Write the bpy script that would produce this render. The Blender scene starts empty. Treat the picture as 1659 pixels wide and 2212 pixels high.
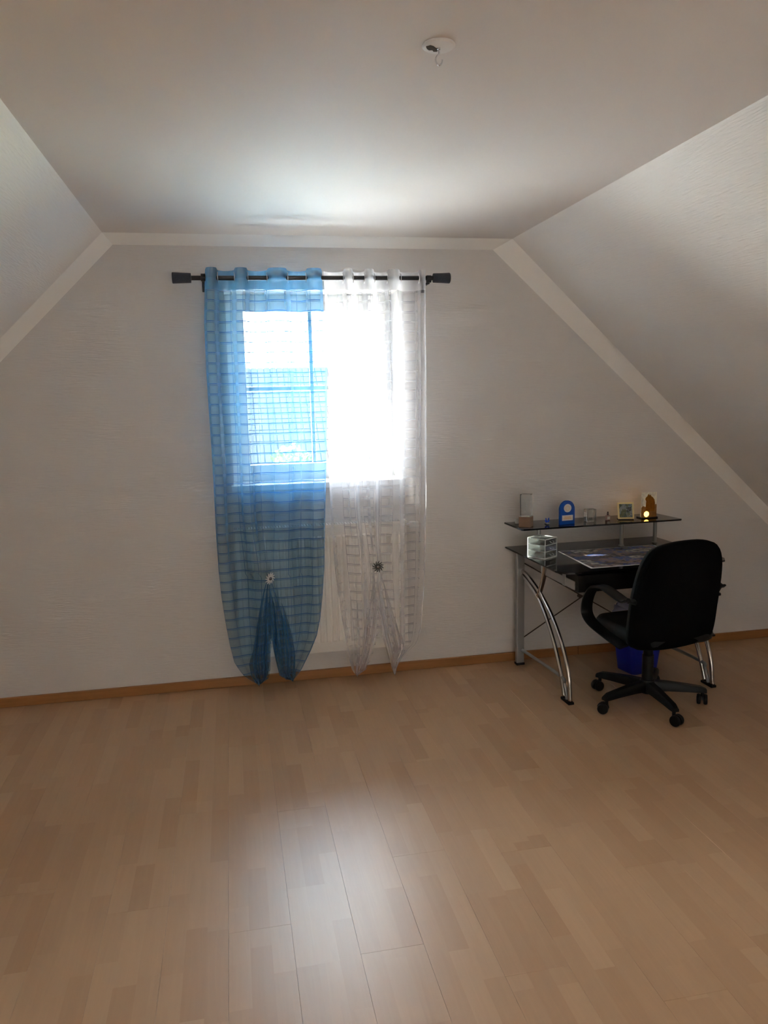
import bpy, bmesh, math, random
from mathutils import Vector, Matrix
random.seed(7)
scene = bpy.context.scene
COL = scene.collection
R = math.radians
PI = math.pi

# ------------------------------------------------------------------ camera
CAM_H = 1.6
vd = Vector((-336.5, 245.0, -1665.0)).normalized()          # world +Y (room depth) seen in camera axes
vh = Vector((8694.5, 451.0, -1665.0)); vh = (vh - vd * vh.dot(vd)).normalized()   # world +X
vz = vh.cross(vd)                                           # world +Z
cam_data = bpy.data.cameras.new('camera')
cam = bpy.data.objects.new('camera', cam_data); COL.objects.link(cam)
cam_data.sensor_fit = 'HORIZONTAL'; cam_data.sensor_width = 36.0
cam_data.lens = 36.0 * 1665.0 / 1659.0
cam_data.clip_start = 0.05; cam_data.clip_end = 400
m = Matrix((vh, vd, vz)).to_4x4()                           # camera -> world
m.translation = Vector((0, 0, CAM_H))
cam.matrix_world = m
scene.camera = cam

# ------------------------------------------------------------------ view, world, light
scene.view_settings.view_transform = 'Standard'
scene.view_settings.look = 'None'
scene.view_settings.gamma = 1.0
scene.view_settings.use_curve_mapping = False
scene.view_settings.exposure = 2.42
cy = scene.cycles
cy.use_denoising = True
cy.max_bounces = 12; cy.diffuse_bounces = 6; cy.glossy_bounces = 4
cy.transmission_bounces = 8; cy.transparent_max_bounces = 24
cy.sample_clamp_indirect = 6.0
cy.caustics_reflective = False; cy.caustics_refractive = False
cy.blur_glossy = 0.5

world = bpy.data.worlds.new('world'); scene.world = world; world.use_nodes = True
wn = world.node_tree; wn.nodes.clear()
wo = wn.nodes.new('ShaderNodeOutputWorld'); wb = wn.nodes.new('ShaderNodeBackground')
tc = wn.nodes.new('ShaderNodeTexCoord'); sp = wn.nodes.new('ShaderNodeSeparateXYZ'); cr = wn.nodes.new('ShaderNodeValToRGB')
wn.links.new(tc.outputs['Generated'], sp.inputs[0]); wn.links.new(sp.outputs['Z'], cr.inputs[0])
cr.color_ramp.elements[0].position = 0.0; cr.color_ramp.elements[0].color = (0.98, 0.97, 0.94, 1)
cr.color_ramp.elements[1].position = 0.7; cr.color_ramp.elements[1].color = (0.76, 0.86, 1.0, 1)
wn.links.new(cr.outputs[0], wb.inputs[0]); wn.links.new(wb.outputs[0], wo.inputs[0])
wb.inputs[1].default_value = 10.0

def lamp(name, kind, loc, direction, energy, color=(1, 1, 1), **kw):
    d = bpy.data.lights.new(name, kind); d.energy = energy; d.color = color
    o = bpy.data.objects.new(name, d); COL.objects.link(o)
    o.location = loc
    o.rotation_euler = Vector(direction).to_track_quat('-Z', 'Y').to_euler()
    for k, v in kw.items(): setattr(d, k, v)
    return o
# sun from the outer left: grazes through the window onto its right reveal
lamp('sun', 'SUN', (-6, 8, 9), (1.32, -0.58, -0.75), 85.0, (1.0, 0.93, 0.80), angle=R(0.6))
# portal: only guides sky sampling through the window
p = lamp('window_portal', 'AREA', (0.47, 4.52, 1.64), (0, -1, 0), 1.0, shape='RECTANGLE', size=0.96, size_y=1.08)
p.data.cycles.is_portal = True
# portal of the added rear fill window, behind the camera
p = lamp('rear_portal', 'AREA', (0.6, -2.38, 1.225), (0, 1, 0), 1.0, shape='RECTANGLE', size=2.0, size_y=1.45)
p.data.cycles.is_portal = True

# ------------------------------------------------------------------ node helpers
def new_mat(name):
    mt = bpy.data.materials.new(name); mt.use_nodes = True
    nt = mt.node_tree; nt.nodes.clear()
    out = nt.nodes.new('ShaderNodeOutputMaterial')
    return mt, nt, out
def principled(name, color, rough=0.5, metal=0.0, spec=0.5, bump=None, coat=0.0, noise=None, emit=None, alpha=1.0):
    mt, nt, out = new_mat(name)
    b = nt.nodes.new('ShaderNodeBsdfPrincipled'); nt.links.new(b.outputs[0], out.inputs[0])
    b.inputs['Base Color'].default_value = (*color, 1); b.inputs['Roughness'].default_value = rough
    b.inputs['Metallic'].default_value = metal; b.inputs['Specular IOR Level'].default_value = spec
    b.inputs['Coat Weight'].default_value = coat; b.inputs['Alpha'].default_value = alpha
    if emit: b.inputs['Emission Color'].default_value = (*emit[0], 1); b.inputs['Emission Strength'].default_value = emit[1]
    t = nt.nodes.new('ShaderNodeTexCoord')
    if noise:                                   # (scale xyz, amount)
        mp = nt.nodes.new('ShaderNodeMapping'); mp.inputs['Scale'].default_value = noise[0]
        nz = nt.nodes.new('ShaderNodeTexNoise'); nz.inputs['Scale'].default_value = 1.0; nz.inputs['Detail'].default_value = 4
        nt.links.new(t.outputs['Object'], mp.inputs[0]); nt.links.new(mp.outputs[0], nz.inputs[0])
        mr = nt.nodes.new('ShaderNodeMapRange'); mr.inputs['To Min'].default_value = 1 - noise[1]; mr.inputs['To Max'].default_value = 1 + noise[1]
        nt.links.new(nz.outputs[0], mr.inputs[0])
        mx = nt.nodes.new('ShaderNodeVectorMath'); mx.operation = 'SCALE'; mx.inputs[0].default_value = color
        nt.links.new(mr.outputs[0], mx.inputs['Scale']); nt.links.new(mx.outputs[0], b.inputs['Base Color'])
    if bump:                                    # (scale xyz, strength, distance)
        mp = nt.nodes.new('ShaderNodeMapping'); mp.inputs['Scale'].default_value = bump[0]
        nz = nt.nodes.new('ShaderNodeTexNoise'); nz.inputs['Scale'].default_value = 1.0; nz.inputs['Detail'].default_value = 3
        bp = nt.nodes.new('ShaderNodeBump'); bp.inputs['Strength'].default_value = bump[1]; bp.inputs['Distance'].default_value = bump[2]
        nt.links.new(t.outputs['Object'], mp.inputs[0]); nt.links.new(mp.outputs[0], nz.inputs[0])
        nt.links.new(nz.outputs[0], bp.inputs['Height']); nt.links.new(bp.outputs[0], b.inputs['Normal'])
    return mt

def wallpaper(name, color, rib_axis):
    """white painted ribbed wallpaper: fine ribs across rib_axis (0 x, 1 y, 2 z)"""
    mt, nt, out = new_mat(name)
    b = nt.nodes.new('ShaderNodeBsdfPrincipled'); nt.links.new(b.outputs[0], out.inputs[0])
    b.inputs['Base Color'].default_value = (*color, 1); b.inputs['Roughness'].default_value = 0.55
    b.inputs['Specular IOR Level'].default_value = 0.35
    t = nt.nodes.new('ShaderNodeTexCoord'); mp = nt.nodes.new('ShaderNodeMapping')
    s = [16.0, 16.0, 16.0]
    for a in ([rib_axis] if isinstance(rib_axis, int) else rib_axis): s[a] = 150.0
    mp.inputs['Scale'].default_value = s
    nz = nt.nodes.new('ShaderNodeTexNoise'); nz.inputs['Scale'].default_value = 1.0; nz.inputs['Detail'].default_value = 2
    bp = nt.nodes.new('ShaderNodeBump'); bp.inputs['Strength'].default_value = 0.5; bp.inputs['Distance'].default_value = 0.0035
    nt.links.new(t.outputs['Object'], mp.inputs[0]); nt.links.new(mp.outputs[0], nz.inputs[0])
    nt.links.new(nz.outputs[0], bp.inputs['Height']); nt.links.new(bp.outputs[0], b.inputs['Normal'])
    return mt

def glass_mat(name, color=(1, 1, 1), fac=0.10, rough=0.02):
    """thin clear pane: mostly transparent with a fresnel reflection"""
    mt, nt, out = new_mat(name)
    tr = nt.nodes.new('ShaderNodeBsdfTransparent'); tr.inputs[0].default_value = (*color, 1)
    gl = nt.nodes.new('ShaderNodeBsdfGlossy'); gl.inputs['Roughness'].default_value = rough
    fr = nt.nodes.new('ShaderNodeFresnel'); fr.inputs[0].default_value = 1.45
    ad = nt.nodes.new('ShaderNodeMath'); ad.operation = 'MULTIPLY_ADD'; ad.inputs[1].default_value = 0.9; ad.inputs[2].default_value = fac
    mx = nt.nodes.new('ShaderNodeMixShader')
    nt.links.new(fr.outputs[0], ad.inputs[0]); nt.links.new(ad.outputs[0], mx.inputs[0])
    nt.links.new(tr.outputs[0], mx.inputs[1]); nt.links.new(gl.outputs[0], mx.inputs[2]); nt.links.new(mx.outputs[0], out.inputs[0])
    return mt

def real_glass(name, color=(1, 1, 1), rough=0.0, ior=1.49):
    mt, nt, out = new_mat(name)
    g = nt.nodes.new('ShaderNodeBsdfGlass'); g.inputs['Color'].default_value = (*color, 1)
    g.inputs['Roughness'].default_value = rough; g.inputs['IOR'].default_value = ior
    nt.links.new(g.outputs[0], out.inputs[0])
    return mt

M = {}
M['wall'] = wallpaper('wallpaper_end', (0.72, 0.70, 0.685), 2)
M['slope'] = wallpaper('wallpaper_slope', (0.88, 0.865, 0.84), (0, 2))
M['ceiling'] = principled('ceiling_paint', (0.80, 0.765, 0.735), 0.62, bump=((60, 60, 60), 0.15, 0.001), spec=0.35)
M['cove'] = principled('cove_paint', (0.95, 0.94, 0.90), 0.35)
M['white'] = principled('white_lacquer', (0.86, 0.86, 0.85), 0.35)
M['radiator'] = principled('radiator_enamel', (0.83, 0.82, 0.79), 0.4)
M['radiator_dark'] = principled('radiator_shadow_gap', (0.35, 0.34, 0.33), 0.6)
M['base'] = principled('baseboard_wood', (0.36, 0.165, 0.055), 0.4, noise=((3, 60, 60), 0.25))
M['subfloor'] = principled('subfloor', (0.12, 0.08, 0.05), 0.8)
M['black_metal'] = principled('black_metal', (0.012, 0.014, 0.02), 0.35, spec=0.5)
M['wicker'] = principled('black_woven_cap', (0.03, 0.035, 0.05), 0.45, bump=((200, 500, 500), 1.0, 0.003), noise=((150, 400, 400), 0.9))
M['chrome'] = principled('chrome', (0.55, 0.54, 0.53), 0.22, metal=1.0)
M['silver'] = principled('silver_paint', (0.36, 0.37, 0.37), 0.35, metal=0.6)
M['steel'] = principled('eyelet_steel', (0.75, 0.76, 0.78), 0.2, metal=1.0)
M['black_glass'] = principled('black_glass', (0.004, 0.005, 0.007), 0.06, spec=0.5)
M['black_board'] = principled('black_board', (0.003, 0.003, 0.0035), 0.5, spec=0.3)
M['grey_board'] = principled('grey_runner', (0.42, 0.41, 0.40), 0.4, metal=0.3)
M['brown_wire'] = principled('dark_brace', (0.10, 0.085, 0.07), 0.4, metal=0.7)
M['plastic'] = principled('black_plastic', (0.003, 0.004, 0.0045), 0.42, spec=0.3)
M['chair_fabric'] = principled('chair_fabric', (0.0028, 0.003, 0.0034), 0.95, spec=0.06, bump=((600, 600, 600), 0.6, 0.002))
M['chair_vinyl'] = principled('chair_vinyl', (0.0075, 0.009, 0.010), 0.6, spec=0.3)
M['blue_plastic'] = principled('blue_plastic', (0.006, 0.02, 0.30), 0.4)
M['bag'] = principled('bag_film', (0.35, 0.38, 0.75), 0.3, alpha=0.45)
M['wood_cube'] = principled('walnut', (0.24, 0.14, 0.085), 0.45, noise=((20, 20, 160), 0.25))
M['crystal'] = real_glass('crystal', (0.97, 0.98, 0.98), ior=1.5)
M['acrylic'] = glass_mat('acrylic', (0.95, 0.97, 0.97), 0.06, 0.05)
_nt = M['acrylic'].node_tree; _o = [n for n in _nt.nodes if n.type == 'OUTPUT_MATERIAL'][0]; _src = _o.inputs[0].links[0].from_socket
_d = _nt.nodes.new('ShaderNodeBsdfDiffuse'); _t = _nt.nodes.new('ShaderNodeBsdfTranslucent'); _a = _nt.nodes.new('ShaderNodeMixShader'); _b = _nt.nodes.new('ShaderNodeMixShader')
_d.inputs[0].default_value = _t.inputs[0].default_value = (0.9, 0.95, 0.93, 1); _b.inputs[0].default_value = 0.08
_nt.links.new(_d.outputs[0], _a.inputs[1]); _nt.links.new(_t.outputs[0], _a.inputs[2]); _nt.links.new(_src, _b.inputs[1]); _nt.links.new(_a.outputs[0], _b.inputs[2]); _nt.links.new(_b.outputs[0], _o.inputs[0])
M['acrylic_edge'] = principled('acrylic_edge', (0.85, 0.92, 0.90), 0.3, spec=0.8)
M['award_blue'] = principled('award_blue', (0.0, 0.065, 0.42), 0.18)
M['award_white'] = principled('award_white', (0.78, 0.78, 0.75), 0.35)
M['award_gold'] = principled('award_gold', (0.75, 0.45, 0.12), 0.4)
M['gold'] = principled('gold_frame', (0.72, 0.58, 0.28), 0.3, metal=0.75)
M['photo_dark'] = principled('black_back', (0.01, 0.01, 0.01), 0.5)
M['cobalt'] = principled('cobalt_glass', (0.01, 0.06, 0.5), 0.1)
M['liquid'] = principled('pale_liquid', (0.50, 0.36, 0.34), 0.15)
M['cap_dark'] = principled('dark_cap', (0.04, 0.02, 0.03), 0.4)
M['clip_silver'] = principled('clip_silver', (0.85, 0.80, 0.76), 0.35, metal=0.3)
M['clip_black'] = principled('clip_black', (0.02, 0.02, 0.02), 0.3, metal=0.6)
M['pearl'] = principled('clip_stone', (0.35, 0.35, 0.38), 0.08, metal=0.8)
M['wax'] = principled('candle_wax', (0.9, 0.8, 0.6), 0.6)
M['pane'] = glass_mat('window_pane', (0.95, 0.97, 0.97), 0.02)

def photo_print(name, colors, scale, seed=0.0):
    mt, nt, out = new_mat(name)
    b = nt.nodes.new('ShaderNodeBsdfPrincipled'); nt.links.new(b.outputs[0], out.inputs[0]); b.inputs['Roughness'].default_value = 0.25
    t = nt.nodes.new('ShaderNodeTexCoord'); mp = nt.nodes.new('ShaderNodeMapping'); mp.inputs['Scale'].default_value = scale
    mp.inputs['Location'].default_value = (seed, seed * 1.7, 0)
    nt.links.new(t.outputs['Object'], mp.inputs[0])
    v = nt.nodes.new('ShaderNodeTexVoronoi'); v.distance = 'CHEBYCHEV'; v.inputs['Scale'].default_value = 1.0; nt.links.new(mp.outputs[0], v.inputs[0])
    nz = nt.nodes.new('ShaderNodeTexNoise'); nz.inputs['Scale'].default_value = 3.2; nz.inputs['Detail'].default_value = 5; nt.links.new(mp.outputs[0], nz.inputs[0])
    sx = nt.nodes.new('ShaderNodeSeparateColor'); nt.links.new(v.outputs['Color'], sx.inputs[0])
    ad = nt.nodes.new('ShaderNodeMath'); ad.operation = 'MULTIPLY_ADD'; ad.inputs[1].default_value = 0.55
    ml = nt.nodes.new('ShaderNodeMath'); ml.operation = 'MULTIPLY'; ml.inputs[1].default_value = 0.55; nt.links.new(nz.outputs[0], ml.inputs[0])
    nt.links.new(sx.outputs[0], ad.inputs[0]); nt.links.new(ml.outputs[0], ad.inputs[2])
    r = nt.nodes.new('ShaderNodeValToRGB'); nt.links.new(ad.outputs[0], r.inputs[0]); r.color_ramp.interpolation = 'LINEAR'
    e = r.color_ramp.elements
    for k, c in enumerate(colors):
        pos = 0.12 + 0.72 * k / (len(colors) - 1)
        if k < 2: e[k].position = pos; e[k].color = (*c, 1)
        else: n = e.new(pos); n.color = (*c, 1)
    nt.links.new(r.outputs[0], b.inputs['Base Color'])
    return mt
M['mat_print'] = photo_print('desk_mat_print', [(0.02, 0.025, 0.06), (0.16, 0.09, 0.07), (0.05, 0.10, 0.28), (0.30, 0.22, 0.17), (0.04, 0.06, 0.12), (0.50, 0.46, 0.40)], (9, 14, 1))
M['photo_print'] = photo_print('small_photo_print', [(0.02, 0.03, 0.03), (0.25, 0.30, 0.32), (0.05, 0.08, 0.07), (0.12, 0.13, 0.05), (0.30, 0.33, 0.33), (0.03, 0.03, 0.03)], (45, 45, 45))

def floor_mat():
    """maple laminate boards: each board is printed with three rows of staggered strips"""
    mt, nt, out = new_mat('laminate_board'); N = nt.nodes; L = nt.links
    b = N.new('ShaderNodeBsdfPrincipled'); L.new(b.outputs[0], out.inputs[0])
    t = N.new('ShaderNodeTexCoord'); oi = N.new('ShaderNodeObjectInfo'); s = N.new('ShaderNodeSeparateXYZ')
    L.new(t.outputs['Object'], s.inputs[0])
    def math_(op, a, b_=None, c=None):
        n = N.new('ShaderNodeMath'); n.operation = op
        for i, x in enumerate((a, b_, c)):
            if x is None: continue
            if isinstance(x, (int, float)): n.inputs[i].default_value = x
            else: L.new(x, n.inputs[i])
        return n.outputs[0]
    col = math_('FLOOR', math_('DIVIDE', math_('ADD', s.outputs['X'], 0.5 * 0.188 + 0.0001), 0.0627))
    h1 = N.new('ShaderNodeTexWhiteNoise'); h1.noise_dimensions = '2D'
    cb = N.new('ShaderNodeCombineXYZ'); L.new(col, cb.inputs[0]); L.new(math_('MULTIPLY', oi.outputs['Random'], 91.7), cb.inputs[1]); L.new(cb.outputs[0], h1.inputs[0])
    yy = math_('DIVIDE', math_('ADD', s.outputs['Y'], math_('MULTIPLY', h1.outputs[0], 3.0)), 0.36)
    cell = math_('FLOOR', yy)
    h2 = N.new('ShaderNodeTexWhiteNoise'); h2.noise_dimensions = '3D'
    cb2 = N.new('ShaderNodeCombineXYZ'); L.new(col, cb2.inputs[0]); L.new(cell, cb2.inputs[1]); L.new(math_('MULTIPLY', oi.outputs['Random'], 37.3), cb2.inputs[2]); L.new(cb2.outputs[0], h2.inputs[0])
    ramp = N.new('ShaderNodeValToRGB'); e = ramp.color_ramp.elements
    e[0].position = 0; e[0].color = (0.475, 0.285, 0.158, 1); e[1].position = 1; e[1].color = (0.55, 0.35, 0.205, 1)
    n = e.new(0.3); n.color = (0.505, 0.312, 0.178, 1); n = e.new(0.75); n.color = (0.528, 0.33, 0.19, 1)
    L.new(h2.outputs[0], ramp.inputs[0])
    # grain
    mp = N.new('ShaderNodeMapping'); mp.inputs['Scale'].default_value = (55, 3.0, 1); L.new(t.outputs['Object'], mp.inputs[0])
    vo = N.new('ShaderNodeVectorMath'); vo.operation = 'ADD'; L.new(mp.outputs[0], vo.inputs[0])
    cb3 = N.new('ShaderNodeCombineXYZ'); L.new(math_('MULTIPLY', h2.outputs[0], 50), cb3.inputs[1]); L.new(math_('MULTIPLY', h2.outputs[0], 20), cb3.inputs[2]); L.new(cb3.outputs[0], vo.inputs[1])
    nz = N.new('ShaderNodeTexNoise'); nz.inputs['Scale'].default_value = 1.0; nz.inputs['Detail'].default_value = 6; nz.inputs['Distortion'].default_value = 1.2; L.new(vo.outputs[0], nz.inputs[0])
    mr = N.new('ShaderNodeMapRange'); mr.inputs['To Min'].default_value = 0.93; mr.inputs['To Max'].default_value = 1.07; L.new(nz.outputs[0], mr.inputs[0])
    mx = N.new('ShaderNodeVectorMath'); mx.operation = 'SCALE'; L.new(ramp.outputs[0], mx.inputs[0]); L.new(mr.outputs[0], mx.inputs['Scale'])
    L.new(mx.outputs[0], b.inputs['Base Color'])
    b.inputs['Roughness'].default_value = 0.36; b.inputs['Specular IOR Level'].default_value = 0.5
    nz2 = N.new('ShaderNodeTexNoise'); nz2.inputs['Scale'].default_value = 260; nz2.inputs['Detail'].default_value = 2; L.new(t.outputs['Object'], nz2.inputs[0])
    bp = N.new('ShaderNodeBump'); bp.inputs['Strength'].default_value = 0.08; bp.inputs['Distance'].default_value = 0.001
    L.new(nz2.outputs[0], bp.inputs['Height']); L.new(bp.outputs[0], b.inputs['Normal'])
    return mt
M['floor'] = floor_mat()

def sheer_mat(name, thread, clear, base, line_a, gloss, bands, line_col):
    """woven sheer voile: open weave (transparent) with threads that scatter light; woven ladder of denser lines.
    UV x = metres across the cloth, UV y = metres down the cloth"""
    mt, nt, out = new_mat(name); N = nt.nodes; L = nt.links
    def math_(op, a, b_=None, c=None, clamp=False):
        n = N.new('ShaderNodeMath'); n.operation = op; n.use_clamp = clamp
        for i, x in enumerate((a, b_, c)):
            if x is None: continue
            if isinstance(x, (int, float)): n.inputs[i].default_value = x
            else: L.new(x, n.inputs[i])
        return n.outputs[0]
    uv = N.new('ShaderNodeTexCoord'); s = N.new('ShaderNodeSeparateXYZ'); L.new(uv.outputs['UV'], s.inputs[0])
    U, V = s.outputs['X'], s.outputs['Y']
    def line(coord, period, width, phase=0.0):
        f = math_('FRACT', math_('DIVIDE', math_('ADD', coord, phase), period))
        return math_('LESS_THAN', f, width / period)
    colw = 0.086
    cidx = math_('FLOOR', math_('DIVIDE', U, colw))
    par = math_('MODULO', cidx, 2.0)
    h = N.new('ShaderNodeTexNoise'); h.noise_dimensions = '1D'; h.inputs['Scale'].default_value = 9.0; L.new(U, h.inputs['W'])
    Vj = math_('ADD', V, math_('MULTIPLY', math_('SUBTRACT', h.outputs[0], 0.5), 0.006))
    l1 = line(Vj, 0.052, 0.0048); l2 = line(Vj, 0.052, 0.0024, -0.0085)
    hl = math_('MAXIMUM', l1, math_('MULTIPLY', l2, 0.6))
    if bands: hl = math_('MULTIPLY', hl, math_('MULTIPLY_ADD', par, 0.9, 0.1))
    vl = math_('MULTIPLY', line(U, colw, 0.0025), 0.40)
    pat = math_('MAXIMUM', hl, vl)
    hem = math_('LESS_THAN', V, 0.105)                      # doubled heading band
    pat = math_('MULTIPLY', pat, math_('SUBTRACT', 1.0, math_('MULTIPLY', hem, 0.7)))
    weave = N.new('ShaderNodeTexNoise'); weave.inputs['Scale'].default_value = 1.0; weave.inputs['Detail'].default_value = 2
    mp = N.new('ShaderNodeMapping'); mp.inputs['Scale'].default_value = (260, 14, 1); L.new(uv.outputs['UV'], mp.inputs[0]); L.new(mp.outputs[0], weave.inputs[0])
    a = math_('ADD', base, math_('MULTIPLY', math_('SUBTRACT', weave.outputs[0], 0.5), 0.10))
    a = math_('ADD', a, math_('MULTIPLY', hem, 0.22))
    a = math_('ADD', a, math_('MULTIPLY', pat, line_a), clamp=True)
    ge = N.new('ShaderNodeNewGeometry'); dt = N.new('ShaderNodeVectorMath'); dt.operation = 'DOT_PRODUCT'
    L.new(ge.outputs['Incoming'], dt.inputs[0]); L.new(ge.outputs['Normal'], dt.inputs[1])
    cs = math_('MAXIMUM', math_('ABSOLUTE', dt.outputs['Value']), 0.38)     # threads overlap when the cloth turns edge-on
    a = math_('SUBTRACT', 1.0, math_('POWER', math_('MAXIMUM', math_('SUBTRACT', 1.0, a), 0.001), math_('DIVIDE', 1.0, cs)))
    tr = N.new('ShaderNodeBsdfTransparent'); tr.inputs[0].default_value = (*clear, 1)
    mixc = N.new('ShaderNodeMix'); mixc.data_type = 'RGBA'; L.new(pat, mixc.inputs[0]); mixc.inputs[6].default_value = (*thread, 1); mixc.inputs[7].default_value = (*line_col, 1)
    df = N.new('ShaderNodeBsdfDiffuse'); tl = N.new('ShaderNodeBsdfTranslucent'); L.new(mixc.outputs[2], df.inputs[0]); L.new(mixc.outputs[2], tl.inputs[0])
    gl = N.new('ShaderNodeBsdfGlossy'); gl.inputs['Roughness'].default_value = 0.32; gl.inputs[0].default_value = (0.85, 0.93, 1, 1)
    m1 = N.new('ShaderNodeMixShader'); m1.inputs[0].default_value = 0.55; L.new(df.outputs[0], m1.inputs[1]); L.new(tl.outputs[0], m1.inputs[2])
    m2 = N.new('ShaderNodeMixShader'); m2.inputs[0].default_value = gloss; L.new(m1.outputs[0], m2.inputs[1]); L.new(gl.outputs[0], m2.inputs[2])
    m3 = N.new('ShaderNodeMixShader'); L.new(a, m3.inputs[0]); L.new(tr.outputs[0], m3.inputs[1]); L.new(m2.outputs[0], m3.inputs[2])
    L.new(m3.outputs[0], out.inputs[0])
    return mt
M['sheer_blue'] = sheer_mat('blue_voile', (0.06, 0.215, 0.42), (0.72, 0.88, 0.97), 0.36, 0.62, 0.10, False, (0.015, 0.10, 0.28))
M['sheer_white'] = sheer_mat('white_voile', (0.88, 0.89, 0.94), (0.97, 0.97, 0.98), 0.20, 0.20, 0.04, True, (0.66, 0.67, 0.72))

# ------------------------------------------------------------------ mesh helpers
def link(name, me, mat, parent=None, kind=None):
    o = bpy.data.objects.new(name, me); COL.objects.link(o)
    if mat is not None and not me.materials: me.materials.append(mat)
    if parent is not None: o.parent = parent
    if kind: o['kind'] = kind
    return o
def obj(name, bm, mat, parent=None, kind=None, smooth=False, loc=None):
    bmesh.ops.recalc_face_normals(bm, faces=bm.faces)
    me = bpy.data.meshes.new(name); bm.to_mesh(me); bm.free()
    if smooth:
        for pl in me.polygons: pl.use_smooth = True
        if smooth != 'all':
            try: me.set_sharp_from_angle(angle=R(35))
            except Exception: pass
    o = link(name, me, mat, parent, kind)
    if loc: o.location = loc
    return o
def thing(name, label, cat, loc=(0, 0, 0), rotz=0.0, group=None):
    o = bpy.data.objects.new(name, None); COL.objects.link(o); o.empty_display_size = 0.05
    o.location = loc; o.rotation_euler = (0, 0, rotz); o['label'] = label; o['category'] = cat
    if group: o['group'] = group
    return o
def tag(o, label, cat, group=None):
    o['label'] = label; o['category'] = cat
    if group: o['group'] = group
    return o
def box(bm, x0, x1, y0, y1, z0, z1, bevel=0.0, seg=2, mat=None):
    vs = [bm.verts.new(c) for c in ((x0, y0, z0), (x1, y0, z0), (x1, y1, z0), (x0, y1, z0), (x0, y0, z1), (x1, y0, z1), (x1, y1, z1), (x0, y1, z1))]
    fs = [bm.faces.new([vs[i] for i in f]) for f in ((0, 3, 2, 1), (4, 5, 6, 7), (0, 1, 5, 4), (1, 2, 6, 5), (2, 3, 7, 6), (3, 0, 4, 7))]
    if mat: bmesh.ops.transform(bm, matrix=mat, verts=vs)
    if bevel:
        es = list({e for f in fs for e in f.edges})
        bmesh.ops.bevel(bm, geom=es, offset=bevel, segments=seg, affect='EDGES', profile=0.5)
    return bm
def B(*a, **k): return box(bmesh.new(), *a, **k)
def smooth_path(pts, n=8):
    pts = [Vector(p) for p in pts]; out = []
    for i in range(len(pts) - 1):
        p0 = pts[max(i - 1, 0)]; p1 = pts[i]; p2 = pts[i + 1]; p3 = pts[min(i + 2, len(pts) - 1)]
        for k in range(n):
            t = k / n
            out.append(0.5 * ((2 * p1) + (-p0 + p2) * t + (2 * p0 - 5 * p1 + 4 * p2 - p3) * t * t + (-p0 + 3 * p1 - 3 * p2 + p3) * t ** 3))
    out.append(pts[-1]); return out
def sweep(bm, pts, prof, closed_prof=True, up=Vector((1, 0, 0)), caps=True, radii=None):
    """sweep a 2-D profile (list of (a,b)) along pts; a along `up`-ish side vector, b along the normal"""
    rings = []
    n = len(pts)
    side = None
    for i, p in enumerate(pts):
        d = (pts[min(i + 1, n - 1)] - pts[max(i - 1, 0)]).normalized()
        if side is None:
            side = (up - d * up.dot(d)); side = side.normalized() if side.length > 1e-4 else d.orthogonal().normalized()
        else:
            side = (side - d * side.dot(d)).normalized()
        nb = d.cross(side)
        k = radii[i] if radii else 1.0
        rings.append([bm.verts.new(p + side * a * k + nb * b * k) for a, b in prof])
    m_ = len(prof)
    for i in range(n - 1):
        for j in range(m_ if closed_prof else m_ - 1):
            bm.faces.new((rings[i][j], rings[i][(j + 1) % m_], rings[i + 1][(j + 1) % m_], rings[i + 1][j]))
    if caps and closed_prof:
        bm.faces.new(rings[0][::-1]); bm.faces.new(rings[-1])
    return bm
def circ(r, n=12): return [(r * math.cos(2 * PI * k / n), r * math.sin(2 * PI * k / n)) for k in range(n)]
def tube(bm, pts, r, n=12, radii=None): return sweep(bm, [Vector(p) for p in pts], circ(r, n), radii=radii, up=Vector((0.31, 0.2, 0.93)))
def lathe(bm, prof, n=24, center=(0, 0, 0), axis='Z'):
    """prof: list of (r, h)"""
    c = Vector(center); rings = []
    for r, h in prof:
        ring = []
        for k in range(n):
            a = 2 * PI * k / n; x, y = r * math.cos(a), r * math.sin(a)
            v = {'Z': Vector((x, y, h)), 'X': Vector((h, x, y)), 'Y': Vector((x, h, y))}[axis]
            ring.append(bm.verts.new(c + v))
        rings.append(ring)
    for i in range(len(rings) - 1):
        for k in range(n): bm.faces.new((rings[i][k], rings[i][(k + 1) % n], rings[i + 1][(k + 1) % n], rings[i + 1][k]))
    bm.faces.new(rings[0][::-1]); bm.faces.new(rings[-1])
    return bm
def prism(bm, outline, y0, y1, bevel=0.0, seg=2):
    """outline list of (x,z) extruded along y"""
    a = [bm.verts.new((x, y0, z)) for x, z in outline]; b = [bm.verts.new((x, y1, z)) for x, z in outline]
    n = len(outline); fs = [bm.faces.new(a), bm.faces.new(b[::-1])]
    for k in range(n): fs.append(bm.faces.new((a[k], b[k], b[(k + 1) % n], a[(k + 1) % n])))
    if bevel:
        es = [e for f in fs[:2] for e in f.edges]
        bmesh.ops.bevel(bm, geom=es, offset=bevel, segments=seg, affect='EDGES', profile=0.6)
    return bm
def interp(tab, z):
    """tab: list of (x,z) with z descending -> x at z"""
    if z >= tab[0][1]: return tab[0][0]
    for (xa, za), (xb, zb) in zip(tab, tab[1:]):
        if z >= zb:
            t = (za - z) / (za - zb) if za != zb else 0
            return xa + (xb - xa) * t
    return tab[-1][0]

# ------------------------------------------------------------------ the room
YW = 4.24           # inner face of the window wall
YR = -2.2           # rear wall
ZC = 2.43
KL = math.tan(R(44.8)); KR = 0.9329
XL, XR = -0.5725, 1.5706          # ceiling edges
ZK = 0.45                       # knee wall height
XKL = XL - (ZC - ZK) / KL; XKR = XR + (ZC - ZK) / KR
HX0, HX1, HZ0, HZ1 = 0.005, 0.937, 1.12, 2.165   # window opening

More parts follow.
